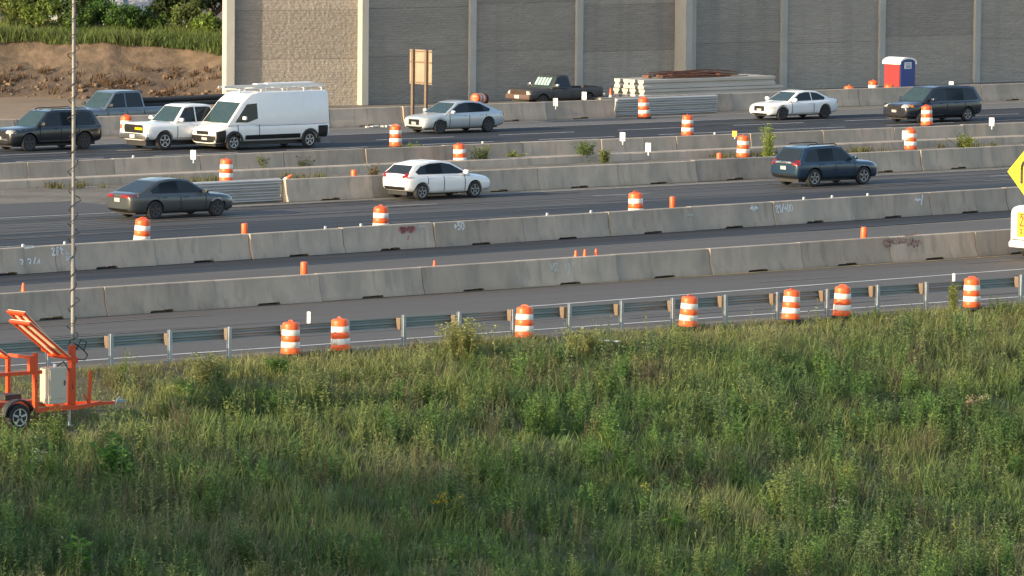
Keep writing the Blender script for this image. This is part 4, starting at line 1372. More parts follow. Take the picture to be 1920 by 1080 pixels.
# ------------------------------------------------------------------ stacked concrete posts, steel rails, rebar
M['beam_conc'] = mat('precast_concrete', (0.46, 0.44, 0.395), 0.85, 0.1, 1.5, stretch=(.2, 1, 1), rand=.08)
def hpost(L):
    h, w_, s = .225, .225, .09
    prof = [(-w_, -h), (w_, -h), (w_, -s), (w_ - .09, -.03), (w_ - .09, .03), (w_, s), (w_, h), (-w_, h), (-w_, s), (-w_ + .09, .03), (-w_ + .09, -.03), (-w_, -s)]
    mb = MB()
    mb.prism([(0, a, b) for a, b in prof], (L, 0, 0))
    o = mb.build('precast_post', M['beam_conc'])
    me = o.data
    bpy.data.objects.remove(o)
    return me
HP = {L: hpost(L) for L in (9.5, 9.0)}
PZ = RW(199.4, 228.6, 0)
rown = ['bottom', 'middle', 'top']
coln = ['leftmost', 'second from left', 'third from left', 'rightmost']
for r_ in range(3):
    for c_ in range(4):
        L = 9.0 if r_ == 2 else 9.5
        o = bpy.data.objects.new('precast_post', HP[L])
        C.objects.link(o)
        o.location = RW(201.0 + random.uniform(-.06, .06), 231.4 - c_ * .66 + (0.12 if c_ > 1 else 0), .13 + r_ * .475 + .04)
        o.rotation_euler = (0, 0, TH)
        tag(o, 'precast concrete post with cream lit end, %s layer of the stack, %s' % (rown[r_], coln[c_]), 'concrete post', 'stacked precast concrete posts')
mb = MB()
for k in range(46):
    u0 = random.uniform(.8, 3.2)
    L = random.uniform(2.5, 4.2)
    y = random.uniform(-.7, .7)
    z = abs(random.gauss(0, .10)) + .03
    mb.tube([(u0, y, z), (u0 + L * .5, y + random.uniform(-.15, .15), z + random.uniform(-.03, .12)), (u0 + L, y + random.uniform(-.2, .2), max(.02, z + random.uniform(-.08, .02)))], .022, 5)
for k in range(7):
    mb.box((.9 + k * .75, random.uniform(-.4, .4), .08), (.25, .5, .14), bevel=.03)
rb = mb.build('rebar_pile', mat('rusty_steel', (0.16, 0.075, 0.05), 0.85, 0.3, 6), loc=RW(201.3, 230.3, .17 + 3 * .475 - .22), rot=(0, 0, TH))
tag(rb, 'brown rusty reinforcing bars piled on top of the concrete post stack', 'rebar')
M['rail_steel'] = mat('stacked_rail_steel', (0.44, 0.44, 0.43), 0.55, 0.15, 3, metal=0.1, stretch=(.2, 1, 1), rand=.1)
wps = [(-.27, -.02), (-.22, .06), (-.10, .06), (-.03, -.02), (.03, -.02), (.10, .06), (.22, .06), (.27, -.02)]
def rail_layer(L, n=3):
    mb = MB()
    prof = [(.10, -.10), (.0, -.10), (-.03, -.075), (-.09, -.06), (-.09, -.02), (-.02, -.005), (-.02, .005), (-.09, .02), (-.09, .06), (-.03, .075), (.0, .10), (.10, .10)]
    prof = [(a, b * 1.07) for a, b in prof]
    mb.loft([[(x, a, b) for a, b in prof] for x in (0, L)])
    o = mb.build('steel_rail', M['rail_steel'], smooth=30)
    me = o.data
    bpy.data.objects.remove(o)
    return me
RL = rail_layer(6.6)
def rail_stack(P, n, words, group):
    for k in range(n):
        o = bpy.data.objects.new('steel_rail', RL)
        C.objects.link(o)
        o.location = P + Vector((0, 0, .13 + k * .225)) + RW(random.uniform(-.05, .05), random.uniform(-.03, .03))
        o.rotation_euler = (0, 0, TH)
        tag(o, 'corrugated steel rail, %s of four %s' % (('lowest', 'second from bottom', 'third from bottom', 'topmost')[k], words), 'steel rail', group)
rail_stack(RW(193.85, 223.2), 4, 'behind the faded drum at the far barriers', 'steel rails stacked at the far barriers')
rail_stack(RW(143.9 - 6.6, 185.6), 4, 'behind the dark grey sedan', 'steel rails stacked behind the sedan')

# ------------------------------------------------------------------ solar trailer with mast
M['tr_orange'] = mat('trailer_orange', (0.66, 0.072, 0.014), 0.45, 0.10, 3, stain=(0.5, 0.08, 0.03), st_scale=3, st_amt=.3)
M['panel_back'] = mat('solar_panel_back', (0.74, 0.66, 0.52), 0.5, 0.06, 4)
M['panel_face'] = mat('solar_panel_cells', (0.02, 0.025, 0.05), 0.15, 0.1, 6, coat=.5)
M['cabinet'] = mat('beige_cabinet', (0.47, 0.43, 0.35), 0.5, 0.05, 3)
TPX = bankp(130, 799)
TU, TV = UV(TPX)
tr = thing('solar_trailer', 'orange trailer with tilted solar panels and tall mast on the bank at the left edge', 'trailer', RW(TU, TV, slope_z(TV) + .02), TH)
PX2U = 1 / 69.0 / cT                 # one photo pixel along the trailer
def X(x): return (x - 122) * PX2U
def Zh(y, x=122): return (797 - y) / 69.0 + 0.0
fz = .48
mb = MB()
for y in (0, 1.25):
    mb.bar((X(-120), y, fz), (X(135), y, fz), .09, .12)
for x in (X(-110), X(-30), X(60), X(125)):
    mb.bar((x, .045, fz), (x, 1.205, fz), .08, .10)
mb.bar((X(132), .0, fz - .012), (X(200), .62, fz - .012), .08, .10)
mb.bar((X(132), 1.25, fz - .012), (X(200), .66, fz - .012), .08, .10)
mb.bar((X(192), .64, fz - .03), (X(225), .64, fz - .03), .08)
mb.build('frame', M['tr_orange'], tr)
mb = MB()
mb.bar((X(62), 0, fz + .06), (X(62), 0, 2.02), .13, .10)
mb.bar((X(-100), 0, 1.50), (X(73), 0, 1.50), .09, .10)
mb.bar((X(56), .0, 1.52), (X(56), .0, 1.95), .12, .2)
mb.bar((X(62), 1.25, fz + .06), (X(62), 1.25, 1.9), .10, .10)
mb.bar((X(62), .06, 1.88), (X(62), 1.2, 1.88), .08)
mb.build('support', M['tr_orange'], tr)
mb = MB()
mb.box((X(98), .10, 1.11), (.62, .42, .98), bevel=.015, seg=1)
cb_ = mb.build('cabinet', M['cabinet'], tr)
mb = MB()
mb.box((X(98), -.117, 1.16), (.52, .012, .80), bevel=.004, seg=1)
cd_ = mb.build('cabinet_door', M['cabinet'], cb_)
mb = MB()
mb.box((X(98) + .20, -.135, 1.18), (.035, .03, .14), bevel=.008, seg=1)
mb.build('latch', M['trim'], cb_)
mb = MB()
mb.tube([(X(98) + .1, .1, 1.6), (X(118), .16, 1.72), (X(126), .2, 1.55), (X(134), .22, 1.30), (X(136), .2, .95)], .016, 6)
mb.tube([(X(80), .1, .62), (X(70), .12, .66), (X(62), .05, .9), (X(62), -.07, 1.3)], .014, 6)
mb.build('cable', M['rubber'], cb_, smooth=60)
mb = MB()
mb.lathe([(.05, 0), (.055, .04), (.03, .09)], 10, c=(X(98), .05, 1.60))
mb.build('beacon', M['white_plastic'], cb_, smooth=50)
mb = MB()
mb.box((X(138), .30, fz + .85), (.15, .17, 1.62), bevel=.015, seg=1)
mb.box((X(132), .30, fz + .55), (.10, .24, 1.0), bevel=.01, seg=1)
mb.box((X(139), .30, fz + 1.25), (.22, .22, .16), bevel=.01, seg=1)
mb.build('mast_base', M['tr_orange'], tr)
mb = MB()
mxs = X(139.5)
mb.tube([(mxs, .30, fz + .2), (mxs, .30, 4.4), (mxs, .30, 4.41), (mxs, .30, 12.5)], [.065, .065, .052, .052], 12)
mast = mb.build('mast', mat('mast_grey', (0.165, 0.158, 0.148), 0.5, 0.12, 3, metal=.2, stretch=(1, 1, .3)), tr, smooth=60)
mb = MB()                            # coiled cable winding up the mast
pts = []
random.seed(5)
z = 2.0
a = 0.
while z < 12.2:
    tight = .5 + .5 * math.sin(z * 1.7) ** 2
    rr = .075 + .13 * random.random() * (1 if 4.8 < z < 7.2 or z < 3.4 or z > 8.2 else .35)
    pts.append((mxs + rr * math.cos(a), .30 + rr * math.sin(a), z))
    a += .9
    z += .045 + .05 * random.random() * tight
mb.tube(pts, .013, 5)
mb.build('coiled_cable', M['rubber'], mast, smooth=60)
mb = MB()
mb.tube([(mxs, .25, 2.2), (mxs + .25, .2, 2.02), (mxs + .42, .2, 1.85), (mxs + .32, .2, 1.72), (mxs + .1, .24, 1.75)], .018, 6)
mb.tube([(mxs + .05, .2, 2.05), (mxs + .2, .2, 2.28), (mxs + .38, .2, 2.2), (mxs + .3, .2, 2.0)], .016, 6)
mb.build('cable_loop', M['rubber'], mast, smooth=60)
random.seed(11)
def solar(xt, zt_, xb, zb_, y0, wd):
    """panel from its top edge (xt, zt) to its bottom edge (xb, zb)"""
    T_, B_ = Vector((xt, 0, zt_)), Vector((xb, 0, zb_))
    d = (B_ - T_)
    L = d.length
    d.normalize()
    n_ = Vector((d.z, 0, -d.x))
    if n_.z > 0: n_ = -n_
    rot = Matrix((d, Vector((0, 1, 0)), n_.cross(Vector((0, 1, 0))) * 0 + n_)).transposed()
    cc = (T_ + B_) / 2 + Vector((0, y0 + wd / 2, 0))
    mb = MB()
    mb.box(cc, (L, wd, .02), rot)
    p_ = mb.build('solar_panel', M['panel_back'], tr)
    mb = MB()
    mb.box(cc - n_ * .016, (L - .06, wd - .06, .008), rot)
    mb.build('cells', M['panel_face'], p_)
    mb = MB()
    for y in (-wd / 2 + .04, 0, wd / 2 - .04):
        mb.box(cc + Vector((0, y, 0)) + n_ * .038, (L, .06, .05), rot)
    for s in (-1, 1):
        mb.box(cc + d * s * (L / 2 - .04) + n_ * .045, (.10, wd + .02, .07), rot)
    mb.build('panel_frame', M['tr_orange'], p_)
    return p_
solar(X(50), 2.88, X(121), 1.86, -.10, .92)
solar(X(88), 3.02, X(152), 1.88, 1.15, .80)
solar(X(-56), 2.90, X(16), 1.98, -.10, .92)
make_wheel(tr, X(24), -.22, .36, .22, M['rim_steel'], -1)
make_wheel(tr, X(24), 1.48, .36, .22, M['rim_steel'], 1)
mb = MB()
n = 10
pts = [(X(24) + .50 * math.cos(a), .40 + .44 * math.sin(a)) for a in [math.pi * k / n for k in range(n + 1)]] + [(X(24) + .46 * math.cos(a), .40 + .40 * math.sin(a)) for a in [math.pi * (n - k) / n for k in range(n + 1)]]
mb.prism([(x, -.34, z) for x, z in pts], (0, .24, 0))
mb.build('mudguard', M['trim'], tr)
mb = MB()
mb.box((X(30), .62, fz + .18), (1.5, .9, .16), bevel=.02)
mb.build('deck', mat('deck_orange', (0.45, 0.10, 0.05), 0.6, 0.15, 3), tr)
mb = MB()
mb.box((X(38), .62, fz + .34), (.55, .5, .16), bevel=.02)
mb.build('battery_box', M['trim'], tr)
mb = MB()
mb.bar((X(121), -.03, .0), (X(121), -.03, fz - .06), .05)
mb.bar((X(121), -.03, .0), (X(121), -.03, .02), .16, .14)
mb.build('stabiliser_jack', M['galv'], tr)
mb = MB()
mb.bar((X(160), .1, fz + .06), (X(163), .1, fz + .95), .06, .08)
mb.bar((X(160), .1, fz + .06), (X(150), .1, fz + .35), .03)
mb.build('crank_handle', M['tr_orange'], tr)
mb = MB()
mb.bar((X(225), .64, fz), (X(246), .64, fz), .07)
mb.tube([(X(224), .60, fz - .15), (X(230), .6, fz + .06), (X(235), .62, fz + .12), (X(240), .66, fz + .04)], .02, 6)
mb.build('coupler', M['galv'], tr, smooth=50)

# ------------------------------------------------------------------ vegetation
class Veg:
    def __init__(s):
        s.v, s.q, s.c = [], [], []
        s.n = 0
    def add(s, v, q, c):
        s.v.append(v.reshape(-1, 3))
        s.q.append(q.reshape(-1, 4) + s.n)
        s.c.append(c.reshape(-1, 3))
        s.n += v.size // 3
    def blades(s, base, h, az, lean, wd, col):
        n = len(h)
        d = np.stack([np.cos(az), np.sin(az), np.zeros(n)], 1)
        sd_ = np.stack([-np.sin(az + .6), np.cos(az + .6), np.zeros(n)], 1)
        out = np.zeros((n, 6, 3))
        for i, (t, wf) in enumerate(((0, 1), (.55, .85), (1, .12))):
            ctr = base + d * (lean * h * t ** 1.8)[:, None] + np.array([0, 0, 1]) * (h * t * (1 - .25 * lean * t))[:, None]
            out[:, 2 * i] = ctr - sd_ * (wd * wf / 2)[:, None]
            out[:, 2 * i + 1] = ctr + sd_ * (wd * wf / 2)[:, None]
        q = np.arange(n)[:, None] * 6 + np.array([[0, 1, 3, 2, 2, 3, 5, 4]])
        cc = np.repeat(col[:, None, :], 6, 1) * np.array([.8, .8, 1, 1, 1.08, 1.08])[None, :, None]
        s.add(out, q, cc)
    def leaves(s, p, d, L, wd, col, roll=None):
        """diamond leaves from p along d"""
        n = len(L)
        d = d / np.linalg.norm(d, axis=1, keepdims=True)
        upv = rng.normal(0, .8, (n, 3)) + np.array([0, 0, .45])
        sd_ = np.cross(d, upv)
        sd_ /= np.linalg.norm(sd_, axis=1, keepdims=True) + 1e-6
        out = np.zeros((n, 4, 3))
        out[:, 0] = p
        mid = p + d * (L * .45)[:, None]
        out[:, 1] = mid + sd_ * (wd / 2)[:, None]
        out[:, 2] = p + d * L[:, None] + np.array([0, 0, -1]) * (L * .18)[:, None]
        out[:, 3] = mid - sd_ * (wd / 2)[:, None]
        q = np.arange(n)[:, None] * 4 + np.array([[0, 1, 2, 3]])
        s.add(out, q, np.repeat(col[:, None, :], 4, 1))
    def build(s, name, parent=None, loc=None, rz=0.0, m=None):
        v, q, c = np.concatenate(s.v), np.concatenate(s.q), np.concatenate(s.c)
        me = bpy.data.meshes.new(name)
        me.vertices.add(len(v))
        me.vertices.foreach_set('co', v.astype(np.float32).ravel())
        me.loops.add(len(q) * 4)
        me.loops.foreach_set('vertex_index', q.astype(np.int32).ravel())
        me.polygons.add(len(q))
        me.polygons.foreach_set('loop_start', np.arange(0, len(q) * 4, 4, dtype=np.int32))
        me.update(calc_edges=True)
        at = me.attributes.new('col', 'FLOAT_COLOR', 'POINT')
        at.data.foreach_set('color', np.concatenate([np.clip(c, 0, 1), np.ones((len(c), 1))], 1).astype(np.float32).ravel())
        me.materials.append(m or LEAF)
        o = bpy.data.objects.new(name, me)
        C.objects.link(o)
        if parent: o.parent = parent
        if loc is not None: o.location = loc
        o.rotation_euler = (0, 0, rz)
        return o
def vnoise(x, y, sc, seed):
    r_ = np.random.default_rng(seed)
    g = r_.random((64, 64))
    fx, fy = x / sc, y / sc
    ix, iy = np.floor(fx).astype(int), np.floor(fy).astype(int)
    tx, ty = fx - ix, fy - iy
    tx, ty = tx * tx * (3 - 2 * tx), ty * ty * (3 - 2 * ty)
    G = lambda a, b: g[a % 64, b % 64]
    return (G(ix, iy) * (1 - tx) + G(ix + 1, iy) * tx) * (1 - ty) + (G(ix, iy + 1) * (1 - tx) + G(ix + 1, iy + 1) * tx) * ty
slope_np = np.vectorize(slope_z)
def scatter(n, v0, v1, margin=9.0):
    """random spots on the bank that the photo shows, plus a margin"""
    n = int(n * 1.3)
    v = rng.uniform(v0, v1, n)
    yc = (v + 0) / cT
    lo = .839 * v - 17.5 - margin
    hi = .839 * v + 18.5 + .06 * (v - 110) + margin
    u = lo + (hi - lo) * rng.random(n)
    return u, v
def world(u, v, z): return np.stack([u * cT - v * sT, u * sT + v * cT, z], 1)
def palette(u, v, n):
    """plant colours: fresh green, yellow-green, dry brown patches; straw with painted sunlight by the guardrail"""
    a = vnoise(u, v, 2.6, 1) * .6 + vnoise(u, v, .9, 2) * .4
    b = vnoise(u, v, 3.4, 3) * .55 + vnoise(u, v, 1.1, 4) * .45
    green = np.array([.085, .138, .045])
    yel = np.array([.140, .170, .058])
    dry = np.array([.155, .138, .085])
    dark = np.array([.066, .100, .042])
    k = np.clip((a - .35) / .3, 0, 1)[:, None]
    c = green * (1 - k) + yel * k
    kd = np.clip((b - .54) / .16, 0, 1)[:, None] * .5
    c = c * (1 - kd) + dry * kd
    kk = np.clip((.42 - b) / .14, 0, 1)[:, None] * .7
    c = c * (1 - kk) + dark * kk
    sunlit_straw = np.array([.205, .205, .085])  # dry mown grass, plus the sunlit top of the bank put into its colour
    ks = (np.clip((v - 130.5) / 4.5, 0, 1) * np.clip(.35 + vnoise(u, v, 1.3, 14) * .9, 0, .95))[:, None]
    c = c * (1 - ks * .7) + sunlit_straw * ks * .7
    return c * 1.62 * rng.uniform(.82, 1.18, (n, 1))
# grass
def mown(u, v):                     # the short grass the trailer stands on
    return (u < TU + 2.6 + .8 * vnoise(u, v, 1.0, 63)) & (v > TV - .75 - .9 * vnoise(u, v, .8, 64))
V = Veg()
def grass(ntuft, v0, v1, hmin, hmax, per, wd, spread=.14, tint=None):
    u, v = scatter(ntuft, v0, v1)
    keep = vnoise(u, v, 1.4, 61) * .6 + vnoise(u, v, .5, 62) * .4 > .22
    u, v = u[keep], v[keep]
    ntuft = len(u)
    hh = rng.uniform(hmin, hmax, ntuft) * (.6 + .8 * vnoise(u, v, 1.7, 9)) * np.where(mown(u, v), .32, 1.0)
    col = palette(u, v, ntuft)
    if tint is not None: col = col * .5 + tint * .5
    U_ = np.repeat(u, per) + rng.normal(0, spread, ntuft * per)
    V_ = np.repeat(v, per) + rng.normal(0, spread, ntuft * per)
    n = ntuft * per
    z = slope_np(V_)
    V.blades(world(U_, V_, z - .02), np.repeat(hh, per) * rng.uniform(.5, 1.15, n), rng.uniform(0, 6.283, n), rng.uniform(.05, .7, n), rng.uniform(.6, 1.3, n) * wd, np.repeat(col, per, 0) * rng.uniform(.88, 1.12, (n, 1)))
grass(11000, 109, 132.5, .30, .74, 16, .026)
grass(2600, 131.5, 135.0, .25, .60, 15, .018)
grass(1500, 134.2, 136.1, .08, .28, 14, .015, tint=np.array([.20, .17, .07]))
grs = V.build('grass')
tag(grs, 'tall mixed green and brown grass covering the bank below the guardrail', 'grass', kind='stuff')
# upright leafy weeds
V = Veg()
def weeds(n, v0, v1, hmin, hmax, nl, ll, lw, colmul=1.0, dry=False, cone=True):
    u, v = scatter(n, v0, v1)
    keep = (vnoise(u, v, 2.2, 21) > (.35 if not dry else .45)) & ~mown(u, v)
    u, v = u[keep], v[keep]
    n = len(u)
    h = rng.uniform(hmin, hmax, n) * (.7 + .6 * vnoise(u, v, 2.0, 5))
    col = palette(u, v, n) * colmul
    if dry: col = col * .25 + np.array([.20, .15, .085]) * rng.uniform(.6, 1.1, (n, 1))
    az = rng.uniform(0, 6.283, n)
    base = world(u, v, slope_np(v) - .02)
    ln = rng.uniform(0, .22, n)
    V.blades(base, h, az, ln, np.full(n, .016), col * .8)
    t = np.tile(np.linspace(.12, 1.0, nl), n) + rng.normal(0, .02, n * nl)
    t = np.clip(t, .05, 1.02)
    hr, lr = np.repeat(h, nl), np.repeat(ln, nl)
    p = np.repeat(base, nl, 0) + np.stack([np.cos(np.repeat(az, nl)) * lr * hr * t ** 1.8, np.sin(np.repeat(az, nl)) * lr * hr * t ** 1.8, hr * t * (1 - .25 * lr * t)], 1)
    a2 = rng.uniform(0, 6.283, n * nl)
    upk = rng.uniform(.2, 1.1, n * nl)
    d = np.stack([np.cos(a2), np.sin(a2), upk], 1)
    L = ll * (1.15 - .75 * t if cone else np.ones_like(t)) * rng.uniform(.6, 1.3, n * nl)
    V.leaves(p, d, L, lw * rng.uniform(.7, 1.3, n * nl), np.repeat(col, nl, 0) * rng.uniform(.75, 1.25, (n * nl, 1)))
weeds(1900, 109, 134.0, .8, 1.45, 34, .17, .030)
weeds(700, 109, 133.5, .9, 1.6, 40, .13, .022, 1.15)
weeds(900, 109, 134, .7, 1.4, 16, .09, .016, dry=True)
GCOL = [(.082, .150, .042), (.098, .140, .064), (.142, .178, .056), (.068, .122, .044), (.098, .168, .048)]
BCOL = [(.125, .105, .070), (.150, .120, .080), (.100, .095, .060)]
def clumps(nc, v0, v1, cols, hmin, hmax, per0, per1, rad, nl, ll, lw):
    u, v = scatter(nc, v0, v1)
    keep = (vnoise(u, v, 2.8, 66) > .40) == (cols is not BCOL)
    keep = (keep | (rng.random(len(u)) < .3)) & ~mown(u, v)
    u, v = u[keep], v[keep]
    nc = len(u)
    cnt = rng.integers(per0, per1, nc)
    ci = rng.integers(0, len(cols), nc)
    hc = rng.uniform(hmin, hmax, nc)
    U_ = np.repeat(u, cnt) + rng.normal(0, rad, cnt.sum())
    V_ = np.minimum(np.repeat(v, cnt) + rng.normal(0, rad, cnt.sum()), 136.0)
    n = len(U_)
    h = np.repeat(hc, cnt) * rng.uniform(.6, 1.05, n)
    col = 1.42 * np.array(cols)[np.repeat(ci, cnt)] * np.repeat(rng.uniform(.8, 1.2, (nc, 1)), cnt, 0) * rng.uniform(.85, 1.15, (n, 1))
    az = rng.uniform(0, 6.283, n)
    ln = rng.uniform(0, .28, n)
    base = world(U_, V_, slope_np(V_) - .02)
    V.blades(base, h, az, ln, np.full(n, .014), col * .75)
    t = np.clip(np.tile(np.linspace(.1, 1.0, nl), n) + rng.normal(0, .02, n * nl), .05, 1.02)
    hr, lr, ar = np.repeat(h, nl), np.repeat(ln, nl), np.repeat(az, nl)
    p = np.repeat(base, nl, 0) + np.stack([np.cos(ar) * lr * hr * t ** 1.8, np.sin(ar) * lr * hr * t ** 1.8, hr * t * (1 - .25 * lr * t)], 1)
    a2 = rng.uniform(0, 6.283, n * nl)
    d = np.stack([np.cos(a2), np.sin(a2), rng.uniform(.1, 1.2, n * nl)], 1)
    V.leaves(p, d, ll * (1.2 - .8 * t) * rng.uniform(.6, 1.3, n * nl), lw * rng.uniform(.7, 1.3, n * nl), np.repeat(col, nl, 0) * rng.uniform(.75, 1.25, (n * nl, 1)))
clumps(620, 110, 133.5, GCOL, .75, 1.45, 6, 18, .15, 36, .17, .032)
clumps(380, 110, 133.5, BCOL, .7, 1.3, 6, 16, .20, 26, .10, .018)
clumps(150, 131.5, 135.3, [(.15, .17, .055), (.11, .15, .035), (.16, .14, .07)], .35, .75, 6, 14, .16, 26, .12, .022)
wds = V.build('weeds')
tag(wds, 'dense upright leafy weeds growing through the grass on the bank', 'weeds', kind='stuff')

V = Veg()
n = 900
u = rng.uniform(120, 205, n)
v = 195.5 + rng.random(n) * 3.6
keep = vnoise(u, v * .5, 2.4, 77) > .50
u, v = u[keep], v[keep]
n = len(u)
per = 14
base = np.repeat(world(u, v, np.full(n, .01)), per, 0) + rng.normal(0, .14, (n * per, 3)) * np.array([1, 1, 0])
mcol = np.array([.13, .14, .055]) * rng.uniform(.6, 1.25, (n, 1)) + np.array([.03, .0, .0]) * rng.random((n, 1))
V.blades(base, rng.uniform(.06, .36, n * per), rng.uniform(0, 6.28, n * per), rng.uniform(.1, .9, n * per), np.full(n * per, .035), np.repeat(mcol, per, 0))
mg = V.build('median_grass')
tag(mg, 'sparse low grass and weeds along the median kerb', 'grass', kind='stuff')
# single plants that stand out
def plant(name, label, cat, P, h, spread, n_st, col, nl=40, ll=.14, lw=.035, group=None, top=None, ntop=0):
    P = Vector(P)
    t_ = thing(name, label, cat, P, random.uniform(0, 6), group)
    V = Veg()
    S_ = Veg()
    col = np.array(col) * 1.35
    az = rng.uniform(0, 6.283, n_st)
    ln = rng.uniform(.0, spread / max(h, .1), n_st)
    hh = h * rng.uniform(.65, 1.0, n_st)
    off = rng.normal(0, .05 + spread * .15, (n_st, 2))
    base = np.stack([off[:, 0], off[:, 1], np.full(n_st, -.03)], 1)
    S_.blades(base, hh, az, ln, np.full(n_st, .022), np.tile(col * .7, (n_st, 1)))
    S_.blades(base, hh, az + 1.57, ln * 0 + ln, np.full(n_st, .022), np.tile(col * .7, (n_st, 1)))
    t = np.clip(np.tile(np.linspace(.15, 1.0, nl), n_st) + rng.normal(0, .03, n_st * nl), .08, 1.02)
    hr, lr, ar = np.repeat(hh, nl), np.repeat(ln, nl), np.repeat(az, nl)
    p = np.repeat(base, nl, 0) + np.stack([np.cos(ar) * lr * hr * t ** 1.8, np.sin(ar) * lr * hr * t ** 1.8, hr * t * (1 - .25 * lr * t)], 1)
    a2 = rng.uniform(0, 6.283, len(t))
    d = np.stack([np.cos(a2), np.sin(a2), rng.uniform(0, .9, len(t))], 1)
    V.leaves(p, d, ll * rng.uniform(.6, 1.3, len(t)), lw * rng.uniform(.7, 1.3, len(t)), col[None, :] * rng.uniform(.7, 1.3, (len(t), 1)))
    S_.build('stems', t_)
    V.build('foliage', t_)
    if top is not None:
        tip = np.stack([np.cos(az) * ln * hh, np.sin(az) * ln * hh, hh * (1 - .25 * ln)], 1) + base
        for tp in tip:
            F_ = Veg()
            p = tp[None, :] + rng.normal(0, 1, (ntop, 3)) * np.array([.06, .06, .03])
            a2 = rng.uniform(0, 6.283, ntop)
            F_.leaves(p, np.stack([np.cos(a2), np.sin(a2), rng.uniform(-.2, .8, ntop)], 1), np.full(ntop, .055), np.full(ntop, .045), np.array(top)[None, :] * rng.uniform(.8, 1.15, (ntop, 1)))
            F_.build('flower_head', t_)
    return t_
PALE = (.215, .225, .085)
for x, y, h, sp_, ns, col, nm, lab, cat in (
        (868, 676, 1.35, .95, 80, PALE, 'weed_clump', 'big pale yellow-green weed clump in front of the guardrail, left of a lone drum', 'weeds'),
        (1090, 672, 1.0, .60, 44, PALE, 'weed_clump', 'pale feathery weed clump by the guardrail, left of the litter', 'weeds'),
        (395, 735, 1.2, .80, 60, (.16, .175, .075), 'weed_clump', 'hazy grey-green weed clump on the bank, left below the first drum', 'weeds'),
        (520, 712, .75, .45, 34, (.055, .12, .025), 'weed_clump', 'low dark green leafy clump on the bank directly below the leftmost drum', 'weeds'),
        (1785, 590, 1.1, .22, 12, (.17, .19, .045), 'weed_clump', 'tall thin yellow-green weed at the guardrail, left of the rightmost drum', 'weeds')):
    plant(nm, lab, cat, bankp(x, y), h, sp_, ns, col, ll=.12, lw=.028)
plant('leafy_sapling', 'broad-leaved sapling in layers on the bank below the trailer tongue', 'sapling', bankp(210, 905), 1.35, .75, 9, (.055, .135, .030), 26, .26, .085)
plant('leafy_sapling', 'broad-leaved sapling with flat leaf tiers at the bottom left edge of the photo', 'sapling', bankp(150, 1085), 1.1, .6, 7, (.07, .16, .03), 24, .26, .09)
plant('leafy_sapling', 'broad-leaved bright sapling at the bottom, second from the left corner', 'sapling', bankp(240, 1100), 1.0, .6, 7, (.075, .17, .032), 24, .26, .09)
plant('leafy_sapling', 'bright round-leaved plant at the bottom, right of the middle', 'sapling', bankp(1265, 1010), .7, .4, 9, (.075, .18, .025), 22, .16, .09)
plant('flowering_weed', 'weed with a few yellow flower heads on the lower bank', 'flowers', bankp(838, 985), 1.0, .45, 8, (.07, .11, .03), 24, .14, .03, top=(.50, .36, .03), ntop=9)
plant('flowering_weed', 'single upright pale-yellow flower spike on the lower bank', 'flowers', bankp(1208, 965), 1.1, .08, 3, (.10, .14, .04), 24, .12, .03, top=(.42, .42, .10), ntop=22)
plant('flowering_weed', 'dry pale umbel heads on tall stalks at the right of the bank', 'flowers', bankp(1815, 800), 1.05, .35, 9, (.13, .125, .055), 14, .12, .02, top=(.40, .33, .20), ntop=26)
plant('flowering_weed', 'white-topped weed on the left bank below the trailer wheel', 'flowers', bankp(70, 905), .95, .2, 5, (.05, .09, .03), 18, .13, .03, top=(.45, .47, .42), ntop=14)
plant('flowering_weed', 'small white-topped weeds in the right half of the bank', 'flowers', bankp(1575, 985), .85, .3, 6, (.06, .11, .03), 18, .13, .03, top=(.42, .42, .38), ntop=10)
MED = (.165, .185, .065)
for i, (x, y, h, sp_, ns, col, lab) in enumerate((
        (1440, 300, 1.25, .42, 10, (.20, .25, .05), 'tall leafy bright sapling in the median, left of the blue car'),
        (905, 312, .75, .55, 14, MED, 'weed clump in the median right of the drum behind the white hatchback'),
        (965, 308, .5, .4, 10, MED, 'small weed clump in the median, above the gap right of the white hatchback'),
        (1100, 304, .75, .5, 14, (.085, .12, .03), 'dark weed clump in the median left of the two white markers'),
        (1130, 306, .5, .3, 8, MED, 'low weed in the median touching the dark clump left of the white markers'),
        (770, 295, .55, .5, 12, MED, 'weeds in the median above the roof of the white hatchback'),
        (1810, 280, .55, .6, 14, (.17, .20, .05), 'weed clump in the median at the right, past the drum'),
        (1600, 276, .45, .4, 8, MED, 'low weeds in the median above the blue car'),
        (325, 330, .45, .4, 8, MED, 'weeds in the median above the dark grey sedan, left of the drum'),
        (490, 325, .65, .5, 12, MED, 'weeds around the tipped cone in the median'),
        (560, 322, .6, .7, 14, (.085, .10, .04), 'dark weeds in the median right of the tipped cone'),
        (700, 340, .55, .25, 6, (.13, .10, .05), 'dry brown weeds behind the white hatchback tail'))):
    plant('median_weed', lab, 'weeds', gp(x, y, .012), h * 1.35, sp_ * 1.2, int(ns * 1.7), col, ll=.16, lw=.045, nl=26, group='weeds in the median')
